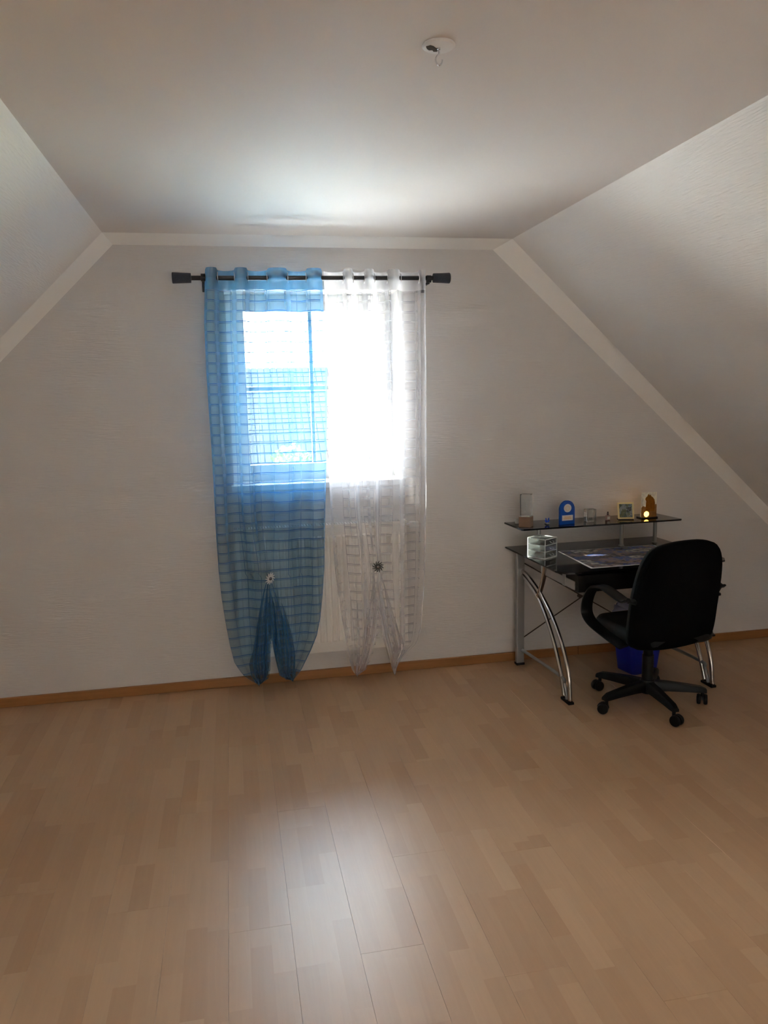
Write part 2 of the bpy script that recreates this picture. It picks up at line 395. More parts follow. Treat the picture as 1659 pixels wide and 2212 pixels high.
def gable(name, y_in, y_out, hole, mat):
    bm = bmesh.new()
    hx0, hx1, hz0, hz1 = hole
    # wall outline split in convex patches round the hole
    def top(x):
        if x < XL: return ZC - (XL - x) * KL
        if x > XR: return ZC - (x - XR) * KR
        return ZC
    e = 0.10
    xs = sorted({XKL - e, XL, hx0, hx1, XR, XKR + e})
    for a, b in zip(xs, xs[1:]):
        segs = [(0, None)]
        if a >= hx0 - 1e-6 and b <= hx1 + 1e-6: segs = [(0, hz0), (hz1, None)]
        for z0, z1 in segs:
            ta, tb = (z1, z1) if z1 is not None else (top(a) + e, top(b) + e)
            if z1 is not None and z0 == 0 and hz0 <= 0.001: continue
            zb = -0.05 if z0 == 0 else z0
            for y in (y_in, y_out):
                bm.faces.new([bm.verts.new(c) for c in ((a, y, zb), (b, y, zb), (b, y, tb), (a, y, ta))])
    for (xa, za, xb, zb) in ((hx0, hz0, hx1, hz0), (hx1, hz0, hx1, hz1), (hx1, hz1, hx0, hz1), (hx0, hz1, hx0, hz0)):
        bm.faces.new([bm.verts.new(c) for c in ((xa, y_in, za), (xb, y_in, zb), (xb, y_out, zb), (xa, y_out, za))])
    bmesh.ops.remove_doubles(bm, verts=bm.verts, dist=1e-5)
    # outer rim
    me = bpy.data.meshes.new(name); bm.to_mesh(me); bm.free()
    return link(name, me, mat, None, 'structure')
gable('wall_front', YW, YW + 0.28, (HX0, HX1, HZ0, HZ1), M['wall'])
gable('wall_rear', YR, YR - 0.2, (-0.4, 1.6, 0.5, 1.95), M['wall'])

def slab(name, pts, d, mat, y0=YR, y1=YW):
    """plate between two (x,z) points, thickness along vector d"""
    (xa, za), (xb, zb) = pts; dx, dz = d
    bm = bmesh.new()
    prism(bm, [(xa, za), (xb, zb), (xb + dx, zb + dz), (xa + dx, za + dz)], y0, y1)
    return obj(name, bm, mat, None, 'structure')
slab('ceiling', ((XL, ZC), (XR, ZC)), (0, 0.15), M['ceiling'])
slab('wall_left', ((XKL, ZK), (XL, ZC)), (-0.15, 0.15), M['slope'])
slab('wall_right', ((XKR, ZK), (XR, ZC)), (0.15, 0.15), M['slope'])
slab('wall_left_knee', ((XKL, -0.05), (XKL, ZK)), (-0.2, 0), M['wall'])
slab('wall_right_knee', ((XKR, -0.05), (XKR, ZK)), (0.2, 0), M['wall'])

# cove (concave plaster fillet) where slopes and ceiling meet the window wall
nL = (math.sin(R(44.8)), -math.cos(R(44.8))); aR = math.atan(KR); nR = (-math.sin(aR), -math.cos(aR)); nC = (0, -1)
RL, RC, RR_ = 0.062, 0.048, 0.095
def cove_row(corner, na, ra, nb, rb, ry, K=8):
    """profile points of the fillet at a corner of the gable outline: distances from the two planes shrink as it curves onto the wall"""
    row = []
    for k in range(K + 1):
        a = k / K; q = (1 - a) ** 1.35
        det = na[0] * nb[1] - na[1] * nb[0]; d1, d2 = ra * q, rb * q
        row.append((corner[0] + (d1 * nb[1] - d2 * na[1]) / det, YW - ry * a, corner[1] + (na[0] * d2 - nb[0] * d1) / det))
    return row
rows_ = [cove_row((XKL, ZK), nL, RL, (1, 0), 0.0, RL), cove_row((XL, ZC), nL, RL, nC, RC, 0.055), cove_row((XR, ZC), nC, RC, nR, RR_, 0.07), cove_row((XKR, ZK), nR, 0.05, (-1, 0), 0.0, 0.05)]
for k_, (ra_, rb_) in enumerate(zip(rows_, rows_[1:])):
    bm = bmesh.new(); va = [bm.verts.new(c) for c in ra_]; vb = [bm.verts.new(c) for c in rb_]
    for k in range(8): bm.faces.new((va[k], va[k + 1], vb[k + 1], vb[k]))
    obj('trim_%d' % (k_ + 1), bm, M['cove'], None, 'structure', smooth='all')

# floor with boards
BW = 0.188
floor = obj('floor', B(XKL - 0.1, XKR + 0.1, YR - 0.1, YW + 0.05, -0.08, -0.010), M['subfloor'], None, 'structure')
mesh_cache = {}
def board_mesh(L_, w=BW):
    key = (round(L_, 3), round(w, 3))
    if key not in mesh_cache:
        g = 0.0002
        bm = bmesh.new(); box(bm, -BW / 2 + g, -BW / 2 + w - g, g, L_ - g, -0.0085, 0.0)
        es = [e for e in bm.edges if all(v.co.z > -0.001 for v in e.verts)]
        bmesh.ops.bevel(bm, geom=es, offset=0.0003, segments=1, affect='EDGES')
        me = bpy.data.meshes.new('floor_board'); bm.to_mesh(me); bm.free(); me.materials.append(M['floor'])
        mesh_cache[key] = me
    return mesh_cache[key]
BL = 1.285
k0 = math.floor((XKL - 0.294) / BW); k1 = math.ceil((XKR - 0.294) / BW)
stag = {0: 1.997, 1: 2.440, -1: 1.55}
for k in range(k0, k1 + 1):
    x0 = 0.294 + k * BW
    s = stag.get(k, 1.997 + ((k * 0.4317) % 1.0) * BL)
    j = s - BL * math.ceil((s - YR) / BL)
    while j < YW - 0.01:
        a, b = max(j, YR), min(j + BL, YW - 0.004)
        if b - a > 0.02:
            o = link('floor_board', board_mesh(b - a), None, floor); o.location = (x0 + BW / 2, a, 0)
        j += BL

# baseboards
def baseboard(name, x0, x1):
    bm = bmesh.new(); box(bm, x0, x1, YW - 0.016, YW, 0.0, 0.053, 0.004, 2)
    return obj(name, bm, M['base'], None, 'structure')
baseboard('baseboard_front', XKL, 2.02); baseboard('baseboard_front', 2.0215, XKR)
obj('baseboard_left', B(XKL, XKL + 0.016, YR, YW - 0.016, 0, 0.053, 0.003), M['base'], None, 'structure')
obj('baseboard_right', B(XKR - 0.016, XKR, YR, YW - 0.016, 0, 0.053, 0.003), M['base'], None, 'structure')

# ------------------------------------------------------------------ window
win = bpy.data.objects.new('window_1', None); COL.objects.link(win); win.location = ((HX0 + HX1) / 2, 4.44, HZ0); win['kind'] = 'structure'
def wpart(name, bm, mat, parent=None, smooth=False):
    o = obj(name, bm, mat, parent or win, smooth=smooth)
    off = Vector(win.location)
    for v in o.data.vertices: v.co -= off
    return o
GX0, GX1, GZ0, GZ1 = 0.104, 0.838, 1.222, 2.072
bm = bmesh.new()
for b in ((HX0, HX0 + 0.055, HZ0, HZ1), (HX1 - 0.055, HX1, HZ0, HZ1), (HX0 + 0.055, HX1 - 0.055, HZ0, HZ0 + 0.055), (HX0 + 0.055, HX1 - 0.055, HZ1 - 0.05, HZ1)):
    box(bm, b[0], b[1], 4.445, 4.515, b[2], b[3], 0.004)
wpart('window_frame', bm, M['white'])
bm = bmesh.new()
sx0, sx1, sz0, sz1 = HX0 + 0.045, HX1 - 0.045, HZ0 + 0.045, HZ1 - 0.042
for b in ((sx0, GX0, sz0, sz1), (GX1, sx1, sz0, sz1), (GX0, GX1, sz0, GZ0), (GX0, GX1, GZ1, sz1)):
    box(bm, b[0], b[1], 4.428, 4.490, b[2], b[3], 0.005)
sash = wpart('sash', bm, M['white'])
wpart('glazing_bar', B(0.462, 0.484, 4.455, 4.475, GZ0, GZ1, 0.003), M['white'])
wpart('glazing_bar', B(GX0, GX1, 4.456, 4.474, 1.636, 1.662, 0.003), M['white'])
wpart('pane', B(GX0 - 0.004, GX1 + 0.004, 4.448, 4.452, GZ0 - 0.004, GZ1 + 0.004), M['pane'])
hb = bmesh.new(); box(hb, 0.86, 0.885, 4.415, 4.428, 1.60, 1.68, 0.004); tube(hb, [(0.872, 4.42, 1.64), (0.872, 4.395, 1.64)], 0.008); tube(hb, [(0.872, 4.393, 1.65), (0.872, 4.393, 1.53)], 0.009)
wpart('handle', hb, M['white'])
# sill board, front lip proud of the wall
sb = bmesh.new(); box(sb, HX0 + 0.0005, HX1 - 0.0005, YW - 0.001, 4.4435, HZ0 - 0.0, HZ0 + 0.012); box(sb, HX0 - 0.012, HX1 + 0.012, YW - 0.028, YW - 0.001, HZ0 - 0.020, HZ0 + 0.012, 0.003)
wpart('sill', sb, M['white'])
# unseen rear window behind the camera, added to let in fill light
rw = bpy.data.objects.new('fill_window', None); COL.objects.link(rw); rw.location = (0.6, YR - 0.1, 0.5); rw['kind'] = 'structure'
bm = bmesh.new()
for b in ((-1.0, -0.94, 0, 1.45), (0.94, 1.0, 0, 1.45), (-0.94, 0.94, 0, 0.06), (-0.94, 0.94, 1.39, 1.45), (-0.03, 0.03, 0.06, 1.39)):
    box(bm, b[0], b[1], -0.03, 0.03, b[2], b[3], 0.004)
obj('window_frame', bm, M['white'], rw)
mt_b, nt, out = new_mat('diffuser_sheet'); _tl = nt.nodes.new('ShaderNodeBsdfTranslucent'); _tl.inputs[0].default_value = (0.085, 0.080, 0.072, 1)  # translucent sheet added to soften and dim the fill
_df = nt.nodes.new('ShaderNodeBsdfDiffuse'); _df.inputs[0].default_value = (0.6, 0.58, 0.55, 1); _mx = nt.nodes.new('ShaderNodeAddShader'); nt.links.new(_tl.outputs[0], _mx.inputs[0]); nt.links.new(_df.outputs[0], _mx.inputs[1]); nt.links.new(_mx.outputs[0], out.inputs[0])
bm = bmesh.new(); bm.faces.new([bm.verts.new(c) for c in ((-0.995, 0.05, 0.005), (0.995, 0.05, 0.005), (0.995, 0.05, 1.445), (-0.995, 0.05, 1.445))]); obj('fill_diffuser', bm, mt_b, rw)

# ------------------------------------------------------------------ curtains
YC = 4.095
def make_curtain(name, label, folds, first_front, ztop, Lt, Rt, NLt, NRt, tipL, tipR, clip, mat, zend_clip, seed):
    """one eyelet curtain, its centre gathered up at the clip: two rounded tails.
    Lt/Rt outer outline (x,z descending), NLt/NRt inner edges of the tails below the clip"""
    rnd = random.Random(seed)
    # heading wave -> polyline (x, s) with s=+1 toward room
    pts = []
    sg = 1 if first_front else -1
    for a, b in zip(folds, folds[1:]):
        n = 12
        for k in range(n):
            t = k / n
            prof = (1 - abs(2 * t - 1) ** 2.4)
            pts.append((a + (b - a) * t, sg * prof))
        sg = -sg
    pts.append((folds[-1], 0.0))
    A = 0.031
    arc = [0.0]
    for p0, p1 in zip(pts, pts[1:]): arc.append(arc[-1] + math.hypot(p1[0] - p0[0], (p1[1] - p0[1]) * A))
    x0, x1 = folds[0], folds[-1]
    NU = len(pts)
    xc, zc = clip
    rows = []       # each row: list of (x,y,z,uvv)
    NV = 110
    ztL, ztR = tipL[1], tipR[1]
    apex = zc
    un = [(p[0] - x0) / (x1 - x0) for p in pts]
    umid = (xc - x0) / (x1 - x0)
    ph = [rnd.uniform(0, 6.28) for _ in range(6)]
    def wob(u, z): return 0.35 * math.sin(7 * u + 1.3 * z + ph[0]) + 0.3 * math.sin(17 * u - 2.1 * z + ph[1]) + 0.2 * math.sin(31 * u + 3.3 * z + ph[2])
    for j in range(NV + 1):
        t = j / NV
        row = []
        for i, u in enumerate(un):
            left = u < umid
            zt_ = ztL if left else ztR
            z = ztop - (ztop - zt_) * t
            v = ztop - z
            low = max(0.0, min(1.0, (1.0 - z) / 0.7))
            if z > apex:
                xl, xr = interp(Lt, z), interp(Rt, z)
                # ease threads toward the clip near it
                x = xl + (xr - xl) * u
                pull = math.exp(-((z - apex) / 0.22) ** 2) * math.exp(-((u - umid) / 0.17) ** 2)
                x += (xc - x) * 0.55 * pull
            else:
                k2 = (apex - z) / max(0.001, apex - zt_)
                if left:
                    w = u / umid
                    xl, xr = interp(Lt, z), interp(NLt, z)
                    x = xl + (xr - xl) * w
                else:
                    w = (1 - u) / (1 - umid)
                    xl, xr = interp(NRt, z), interp(Rt, z)
                    x = xr + (xl - xr) * w
                # threads by the notch fan out from the clip
                fan = 1 - k2
                pull = math.exp(-((u - umid) / 0.17) ** 2) * math.exp(-((z - apex) / 0.22) ** 2)
                x += (xc - x) * 0.55 * pull
            header = math.exp(-((ztop - z) / 0.9) ** 2)
            amp = A * (0.62 + 0.38 * header) * (1 - 0.45 * low)
            y = YC - amp * pts[i][1] - 0.015 * wob(u, z) * (0.3 + low) * (0 if v < 0.12 else 1)
            if z > apex - 0.3:
                near = math.exp(-((u - umid) / 0.12) ** 2 - ((z - apex) / 0.12) ** 2)
                y += (YC - 0.042 - y) * near
            zz = z
            if v < 0.05: zz = z - 0.010 * (pts[i][1] < 0.15) * (1 - v / 0.05)
            row.append((x, y, zz, v))
        rows.append(row)
    # return: hem turned up and pulled to the clip, in front of the main sheet
    NR_ = 44
    last = rows[-1]
    for j in range(1, NR_ + 1):
        t = j / NR_
        row = []
        for i, u in enumerate(un):
            left = u < umid
            zt_ = ztL if left else ztR
            w = (u / umid) if left else ((1 - u) / (1 - umid))      # 0 outer edge, 1 at the notch
            f = max(0.0, min(1.0, (w - 0.03) / 0.40)) ** 0.85 * (0.80 + 0.20 * math.sin(w * 19 + ph[5] + (0 if left else 2)) * (1 if w < 0.75 else 0.3) if w < 0.98 else 1.0)
            f = min(1.0, f * 1.05)
            z = zt_ + (zc - zt_) * f * t * 0.985
            inner = interp(NLt if left else NRt, z)
            # outer boundary of the fan: bulges from tail tip, narrows to the clip
            g = (z - zt_) / (zc - zt_)
            edge = interp(Lt if left else Rt, z)
            full = edge + (inner - edge) * 0.22
            fanx = xc + (full - xc) * (1 - g) ** 0.7
            xx = fanx + ((inner if g < 0.55 else inner + (xc - inner) * (g - 0.55) / 0.45) - fanx) * w ** 1.15
            fold = math.sin(w * 21 + ph[3] + (0 if left else 1.1)) * 0.6 + math.sin(w * 37 + ph[4]) * 0.4
            y = YC - 0.040 - 0.022 * math.sin(PI * min(1, g * 1.05)) - 0.020 * fold * (1 - 0.5 * g) * min(1, g * 6)
            b = min(1, j / 4)
            y = last[i][1] * (1 - b) + y * b
            row.append((xx, y, z, last[i][3] + f * t * (zc - zt_) * 0.985))
        rows.append(row)
    bm = bmesh.new(); uvl = bm.loops.layers.uv.new('UVMap')
    grid = [[bm.verts.new(c[:3]) for c in r] for r in rows]
    iu = min(range(NU), key=lambda q: abs(un[q] - umid))
    for j in range(len(rows) - 1):
        for i in range(NU - 1):
            # the notch between the tails is open below the clip
            if i == iu - (0 if un[iu] < umid else 1) and grid[j][i].co.z < 0.30: continue
            try: f = bm.faces.new((grid[j][i], grid[j][i + 1], grid[j + 1][i + 1], grid[j + 1][i]))
            except ValueError: continue
            f.smooth = True
            for l, (jj, ii) in zip(f.loops, ((j, i), (j, i + 1), (j + 1, i + 1), (j + 1, i))):
                l[uvl].uv = (arc[ii], rows[jj][ii][3])
    me = bpy.data.meshes.new(name); bm.to_mesh(me); bm.free()
    root = thing(name, label, 'curtain', ((x0 + x1) / 2, YC, 2.205))
    me.transform(Matrix.Translation(-Vector(root.location)))
    link('fabric', me, mat, root)
    for x in folds[1:-1]:
        bm = bmesh.new()
        ring = [Vector((x, YC + 0.0235 * math.cos(a), 2.204 + 0.0235 * math.sin(a))) for a in [2 * PI * k / 24 for k in range(24)]]
        rr = []
        for k in range(24):
            d = (ring[k] - Vector((x, YC, 2.204))).normalized()
            rr.append([bm.verts.new(ring[k] + d * 0.005 * math.cos(q) + Vector((1, 0, 0)) * 0.0022 * math.sin(q)) for q in [2 * PI * h / 6 for h in range(6)]])
        for k in range(24):
            for h in range(6): bm.faces.new((rr[k][h], rr[k][(h + 1) % 6], rr[(k + 1) % 24][(h + 1) % 6], rr[(k + 1) % 24][h]))
        bmesh.ops.translate(bm, vec=-Vector(root.location), verts=bm.verts)
        obj('eyelet', bm, M['steel'], root, smooth='all')
    return root

bL = [(-0.081, 2.252), (-0.100, 1.976), (-0.103, 1.745), (-0.101, 1.51), (-0.098, 1.271), (-0.100, 0.904), (-0.097, 0.70), (-0.090, 0.56), (-0.074, 0.40), (-0.058, 0.28), (-0.040, 0.185), (0.0, 0.115), (0.045, 0.075), (0.087, 0.050)]
bR = [(0.507, 2.252), (0.510, 1.973), (0.519, 1.735), (0.508, 1.48), (0.497, 1.248), (0.486, 1.05), (0.477, 0.871), (0.468, 0.70), (0.453, 0.538), (0.434, 0.40), (0.412, 0.304), (0.375, 0.22), (0.345, 0.165), (0.315, 0.11), (0.272, 0.060)]
bNL = [(0.163, 0.66), (0.163, 0.40), (0.163, 0.30), (0.156, 0.24), (0.152, 0.15), (0.138, 0.09), (0.105, 0.054), (0.087, 0.050)]
bNR = [(0.163, 0.66), (0.163, 0.40), (0.163, 0.30), (0.170, 0.24), (0.182, 0.17), (0.196, 0.10), (0.222, 0.065), (0.260, 0.060)]
make_curtain('curtain', 'sheer blue eyelet curtain with woven lines, tails gathered up at its middle', [-0.081, -0.021, 0.061, 0.129, 0.224, 0.329, 0.422, 0.506], True, 2.250, bL, bR, bNL, bNR,
             (0.087, 0.050), (0.265, 0.060), (0.165, 0.656), M['sheer_blue'], 0, 3)
wL = [(0.515, 2.25), (0.520, 1.973), (0.524, 1.735), (0.508, 1.247), (0.512, 0.90), (0.524, 0.65), (0.540, 0.50), (0.556, 0.36), (0.568, 0.28), (0.580, 0.19), (0.592, 0.12), (0.604, 0.075), (0.627, 0.046)]
wR = [(1.059, 2.25), (1.055, 1.97), (1.056, 1.727), (1.049, 1.226), (1.040, 0.839), (1.030, 0.60), (1.018, 0.44), (1.003, 0.30), (0.980, 0.21), (0.930, 0.165), (0.885, 0.125), (0.860, 0.08), (0.839, 0.042)]
wNL = [(0.748, 0.68), (0.752, 0.42), (0.742, 0.277), (0.712, 0.17), (0.676, 0.095), (0.640, 0.056), (0.627, 0.046)]
wNR = [(0.748, 0.68), (0.754, 0.42), (0.774, 0.277), (0.795, 0.20), (0.812, 0.13), (0.828, 0.075), (0.839, 0.042)]
make_curtain('curtain', 'sheer white eyelet curtain with woven lines, beside the blue one', [0.512, 0.614, 0.667, 0.726, 0.780, 0.848, 0.920, 1.018, 1.061], False, 2.248, wL, wR, wNL, wNR,
             (0.627, 0.046), (0.839, 0.042), (0.748, 0.680), M['sheer_white'], 0, 11)

# sun shaped curtain clips
def sun_clip(label, loc, ray_mat, rot):
    t = thing('curtain_clip', label, 'clip', loc)
    t.rotation_euler = rot
    bm = bmesh.new()
    for k in range(12):
        a = 2 * PI * k / 12
        pts = []
        for q in range(7):
            s = q / 6; r = 0.0125 + 0.022 * s
            off = 0.0028 * math.sin(s * PI * 1.8)
            pts.append(Vector((r * math.cos(a) - off * math.sin(a), -0.002, r * math.sin(a) + off * math.cos(a))))
        sweep(bm, pts, circ(0.0030, 6), radii=[1.0, 1.15, 1.2, 1.1, 0.85, 0.55, 0.15], up=Vector((0, 1, 0)))
    obj('rays', bm, ray_mat, t, smooth='all')
    bm = bmesh.new(); lathe(bm, [(0.001, 0.004), (0.014, 0.003), (0.0155, -0.001), (0.013, -0.004), (0.011, -0.004)], 20, axis='Y'); obj('disc', bm, ray_mat, t, smooth=True)
    bm = bmesh.new(); lathe(bm, [(0.0095, -0.0035), (0.0090, -0.007), (0.006, -0.0105), (0.001, -0.012)], 16, axis='Y'); obj('stone', bm, M['pearl'], t, smooth='all')
sun_clip('silver sun-shaped clip gathering the blue curtain, turned sideways', (0.166, 4.000, 0.660), M['clip_silver'], (R(8), 0, R(38)))
sun_clip('black sun-shaped clip gathering the white curtain', (0.746, 4.004, 0.684), M['clip_black'], (0, R(9), 0))

# curtain rod
rod = thing('curtain_rod', 'black metal curtain rod with woven end caps above the window', 'curtain rod', (0.47, YC, 2.204))
def rpart(name, bm, mat, smooth=True):
    bmesh.ops.translate(bm, vec=-Vector(rod.location), verts=bm.verts); return obj(name, bm, mat, rod, smooth=smooth)
TILT = 0.010
bm = bmesh.new(); tube(bm, [(-0.158, YC, 2.200), (1.10, YC, 2.208)], 0.0115, 16); rpart('pole', bm, M['black_metal'])
for xa, xb in ((-0.243, -0.150), (1.098, 1.190)):
    bm = bmesh.new(); s = 1 if xa > 0 else -1
    base, tip = (xa, xb) if s > 0 else (xb, xa)
    lathe(bm, [(0.010, base), (0.024, base + s * 0.002), (0.0255, (base + tip) / 2), (0.0275, tip - s * 0.003), (0.0255, tip)], 28, center=(0, YC, 2.204 + (0.004 if s > 0 else -0.004)), axis='X')
    rpart('end_cap', bm, M['wicker'])
for x in (-0.092, 1.075):
    bm = bmesh.new()
    box(bm, x - 0.011, x + 0.011, YW - 0.006, YW - 0.0005, 2.150, 2.235, 0.002)
    box(bm, x - 0.006, x + 0.006, YC, YW - 0.004, 2.178, 2.190, 0.002)
    lathe(bm, [(0.013, x - 0.012), (0.019, x - 0.011), (0.019, x + 0.011), (0.013, x + 0.012)], 20, center=(0, YC, 2.203), axis='X')
    rpart('bracket', bm, M['black_metal'])

# ------------------------------------------------------------------ radiator
RX0, RX1, RZ0, RZ1, RY = -0.01, 0.945, 0.178, 0.905, 4.150
rad = thing('radiator', 'white ribbed panel radiator under the window behind the curtains', 'radiator', ((RX0 + RX1) / 2, 4.19, RZ0))
def rp(name, bm, mat=None, smooth=False):
    bmesh.ops.translate(bm, vec=-Vector(rad.location), verts=bm.verts); return obj(name, bm, mat or M['radiator'], rad, smooth=smooth)
bm = bmesh.new(); box(bm, RX0 + 0.004, RX1 - 0.004, RY, RY + 0.014, RZ0, RZ1 - 0.012, 0.004); rp('panel', bm)
nf = 26; pitch = (RX1 - RX0 - 0.05) / nf
rib_me = None
for k in range(nf):
    xc_ = RX0 + 0.025 + pitch * (k + 0.5)
    if rib_me is None:
        bm = bmesh.new(); w = pitch * 0.5 - 0.004
        pr = [(-w, 0), (-w * 0.72, -0.006), (w * 0.72, -0.006), (w, 0)]
        za, zb = RZ0 + 0.055, RZ1 - 0.06
        rows = [[bm.verts.new((a, b * s, z)) for a, b in pr] for z, s in ((za, 0.0), (za + 0.012, 1), (zb - 0.012, 1), (zb, 0.0))]
        for q in range(3):
            for h in range(3): bm.faces.new((rows[q][h], rows[q][h + 1], rows[q + 1][h + 1], rows[q + 1][h]))
        bmesh.ops.translate(bm, vec=(0, 0.0003, -RZ0), verts=bm.verts)
        o = obj('rib', bm, M['radiator'], rad); rib_me = o.data
    else: o = link('rib', rib_me, None, rad)
    o.location = (xc_ - rad.location.x, RY - rad.location.y, 0)
bm = bmesh.new(); box(bm, RX0 + 0.004, RX1 - 0.004, RY + 0.058, RY + 0.070, RZ0, RZ1 - 0.012, 0.003); rp('rear_panel', bm)
for x in (RX0, RX1 - 0.003):
    bm = bmesh.new(); box(bm, x, x + 0.003, RY + 0.001, RY + 0.072, RZ0 + 0.01, RZ1, 0.001); rp('side_cover', bm)
bm = bmesh.new()
box(bm, RX0 + 0.003, RX1 - 0.003, RY + 0.0, RY + 0.005, RZ1 - 0.014, RZ1 - 0.002, 0.001); box(bm, RX0 + 0.003, RX1 - 0.003, RY + 0.067, RY + 0.072, RZ1 - 0.014, RZ1 - 0.002, 0.001)
n = 62
for k in range(n + 1):
    x = RX0 + 0.006 + (RX1 - RX0 - 0.016) * k / n; box(bm, x, x + 0.0055, RY + 0.005, RY + 0.067, RZ1 - 0.008, RZ1 - 0.003)
g_ = rp('grille', bm); g_['kind'] = 'stuff'
bm = bmesh.new(); tube(bm, [(RX1, RY + 0.035, 0.872), (RX1 + 0.022, RY + 0.035, 0.872)], 0.011, 14); tube(bm, [(RX1 + 0.012, RY + 0.035, 0.872), (RX1 + 0.012, RY + 0.088, 0.872)], 0.010, 14); rp('valve', bm, M['steel'], True)
bm = bmesh.new(); lathe(bm, [(0.014, RX1 + 0.020), (0.021, RX1 + 0.024), (0.0225, RX1 + 0.040), (0.021, RX1 + 0.066), (0.016, RX1 + 0.074), (0.004, RX1 + 0.076)], 20, center=(0, RY + 0.035, 0.872), axis='X'); rp('thermostat_knob', bm, M['white'], True)
for x in (0.12, 0.80):
    bm = bmesh.new(); box(bm, x, x + 0.03, RY + 0.069, YW - 0.0005, 0.25, 0.80); rp('wall_bracket', bm)

# ------------------------------------------------------------------ desk
DY = 0.033  # tan of the slight yaw
desk = thing('computer_desk', 'computer desk with black glass top, raised shelf and curved chrome legs', 'desk', (1.53, 4.172, 0), math.atan(DY))
DM = Matrix.Translation((1.53, 4.172, 0)) @ Matrix.Rotation(math.atan(DY), 4, 'Z'); DI = DM.inverted()
def dworld(x, y, z): return DM @ Vector((x, y, z))
def dp(name, bm, mat, parent=None, smooth=False): return obj(name, bm, mat, parent or desk, smooth=smooth)
ZT = 0.715
def plate(outline, z0, z1, bevel=0.002):
    bm = bmesh.new()
    a = [bm.verts.new((x, y, z0)) for x, y in outline]; b = [bm.verts.new((x, y, z1)) for x, y in outline]; n = len(outline)
    fs = [bm.faces.new(a[::-1]), bm.faces.new(b)] + [bm.faces.new((a[k], a[(k + 1) % n], b[(k + 1) % n], b[k])) for k in range(n)]
    if bevel: bmesh.ops.bevel(bm, geom=[e for f in fs[:2] for e in f.edges], offset=bevel, segments=2, affect='EDGES')
    return bm
W_ = 0.962
dp('desktop', plate([(0.0, 0.0), (0.0, -0.66), (0.035, -0.712), (0.075, -0.724), (W_ - 0.075, -0.724), (W_ - 0.035, -0.712), (W_, -0.66), (W_, 0.0)], ZT - 0.009, ZT), M['black_glass'])
dp('shelf', plate([(-0.005, 0.0), (-0.005, -0.245), (0.005, -0.255), (0.975, -0.255), (0.985, -0.245), (0.965, 0.0)], 0.849, 0.858), M['black_glass'])
for x, y in ((0.125, -0.19), (0.630, -0.20), (0.862, -0.17)):
    bm = bmesh.new(); tube(bm, [(x, y, ZT), (x, y, 0.849)], 0.011, 16); lathe(bm, [(0.016, ZT), (0.016, ZT + 0.004), (0.011, ZT + 0.005)], 16, center=(x, y, 0)); dp('shelf_post', bm, M['silver'], smooth=True)
def side(xl, foot_label=None):
    # rear post
    bm = bmesh.new(); box(bm, xl - 0.024, xl + 0.024, -0.03, -0.012 + 0.012, 0.012, ZT - 0.010, 0.005); dp('rear_post', bm, M['silver'])
    bm = bmesh.new(); box(bm, xl - 0.026, xl + 0.026, -0.034, 0.004, 0.0, 0.014, 0.003); dp('foot', bm, M['black_board'])
    a1 = [(4.165, 0.548), (4.094, 0.530), (3.990, 0.494), (3.880, 0.430), (3.775, 0.330), (3.690, 0.222), (3.633, 0.116), (3.594, 0.012)]
    a2 = [(4.165, 0.572), (4.070, 0.556), (3.975, 0.525), (3.868, 0.478), (3.752, 0.406), (3.650, 0.312), (3.580, 0.215), (3.543, 0.120), (3.528, 0.012)]
    for a in (a1, a2):
        bm = bmesh.new(); tube(bm, smooth_path([(xl + 0.012, y - 4.172, z) for y, z in a], 6), 0.0115, 12); dp('curved_leg', bm, M['chrome'], smooth='all')
    bm = bmesh.new(); sweep(bm, smooth_path([(xl + 0.012, y - 4.172, z) for y, z in ((4.16, 0.089), (3.65, 0.111), (3.595, 0.085), (3.561, 0.012))], 6), circ(0.0095, 10), up=Vector((1, 0, 0))); dp('leg_brace', bm, M['silver'], smooth='all')
    bm = bmesh.new(); box(bm, xl - 0.004, xl + 0.028, 3.514 - 4.172, 3.608 - 4.172, 0.0, 0.014, 0.003); dp('foot', bm, M['black_board'])
    # flat strut up to the top
    bm = bmesh.new(); pts = smooth_path([(xl + 0.012, 3.925 - 4.172, 0.475), (xl + 0.010, 3.88 - 4.172, 0.545), (xl + 0.006, 3.835 - 4.172, 0.63), (xl - 0.005, 3.80 - 4.172, 0.704)], 5)
    sweep(bm, pts, [(0.016 * math.cos(q), 0.006 * math.sin(q)) for q in [2 * PI * h / 12 for h in range(12)]], up=Vector((1, 0, 0))); dp('strut', bm, M['chrome'], smooth='all')
    # rail under the top
    bm = bmesh.new(); box(bm, xl - 0.012, xl + 0.012, -0.62, -0.012, ZT - 0.030, ZT - 0.010, 0.003); dp('top_rail', bm, M['silver'])
side(0.087); side(0.922)
# cross braces at the back
for p0, p1 in (((0.10, -0.012, 0.155), (0.92, -0.012, 0.63)), ((0.10, -0.018, 0.62), (0.92, -0.018, 0.12))):
    bm = bmesh.new(); tube(bm, [p0, p1], 0.0035, 8); dp('cross_brace', bm, M['brown_wire'], smooth='all')
bm = bmesh.new(); lathe(bm, [(0.011, -0.026), (0.011, -0.004)], 14, center=(0.47, 0, 0.385), axis='Y'); dp('brace_boss', bm, M['brown_wire'], smooth=True)
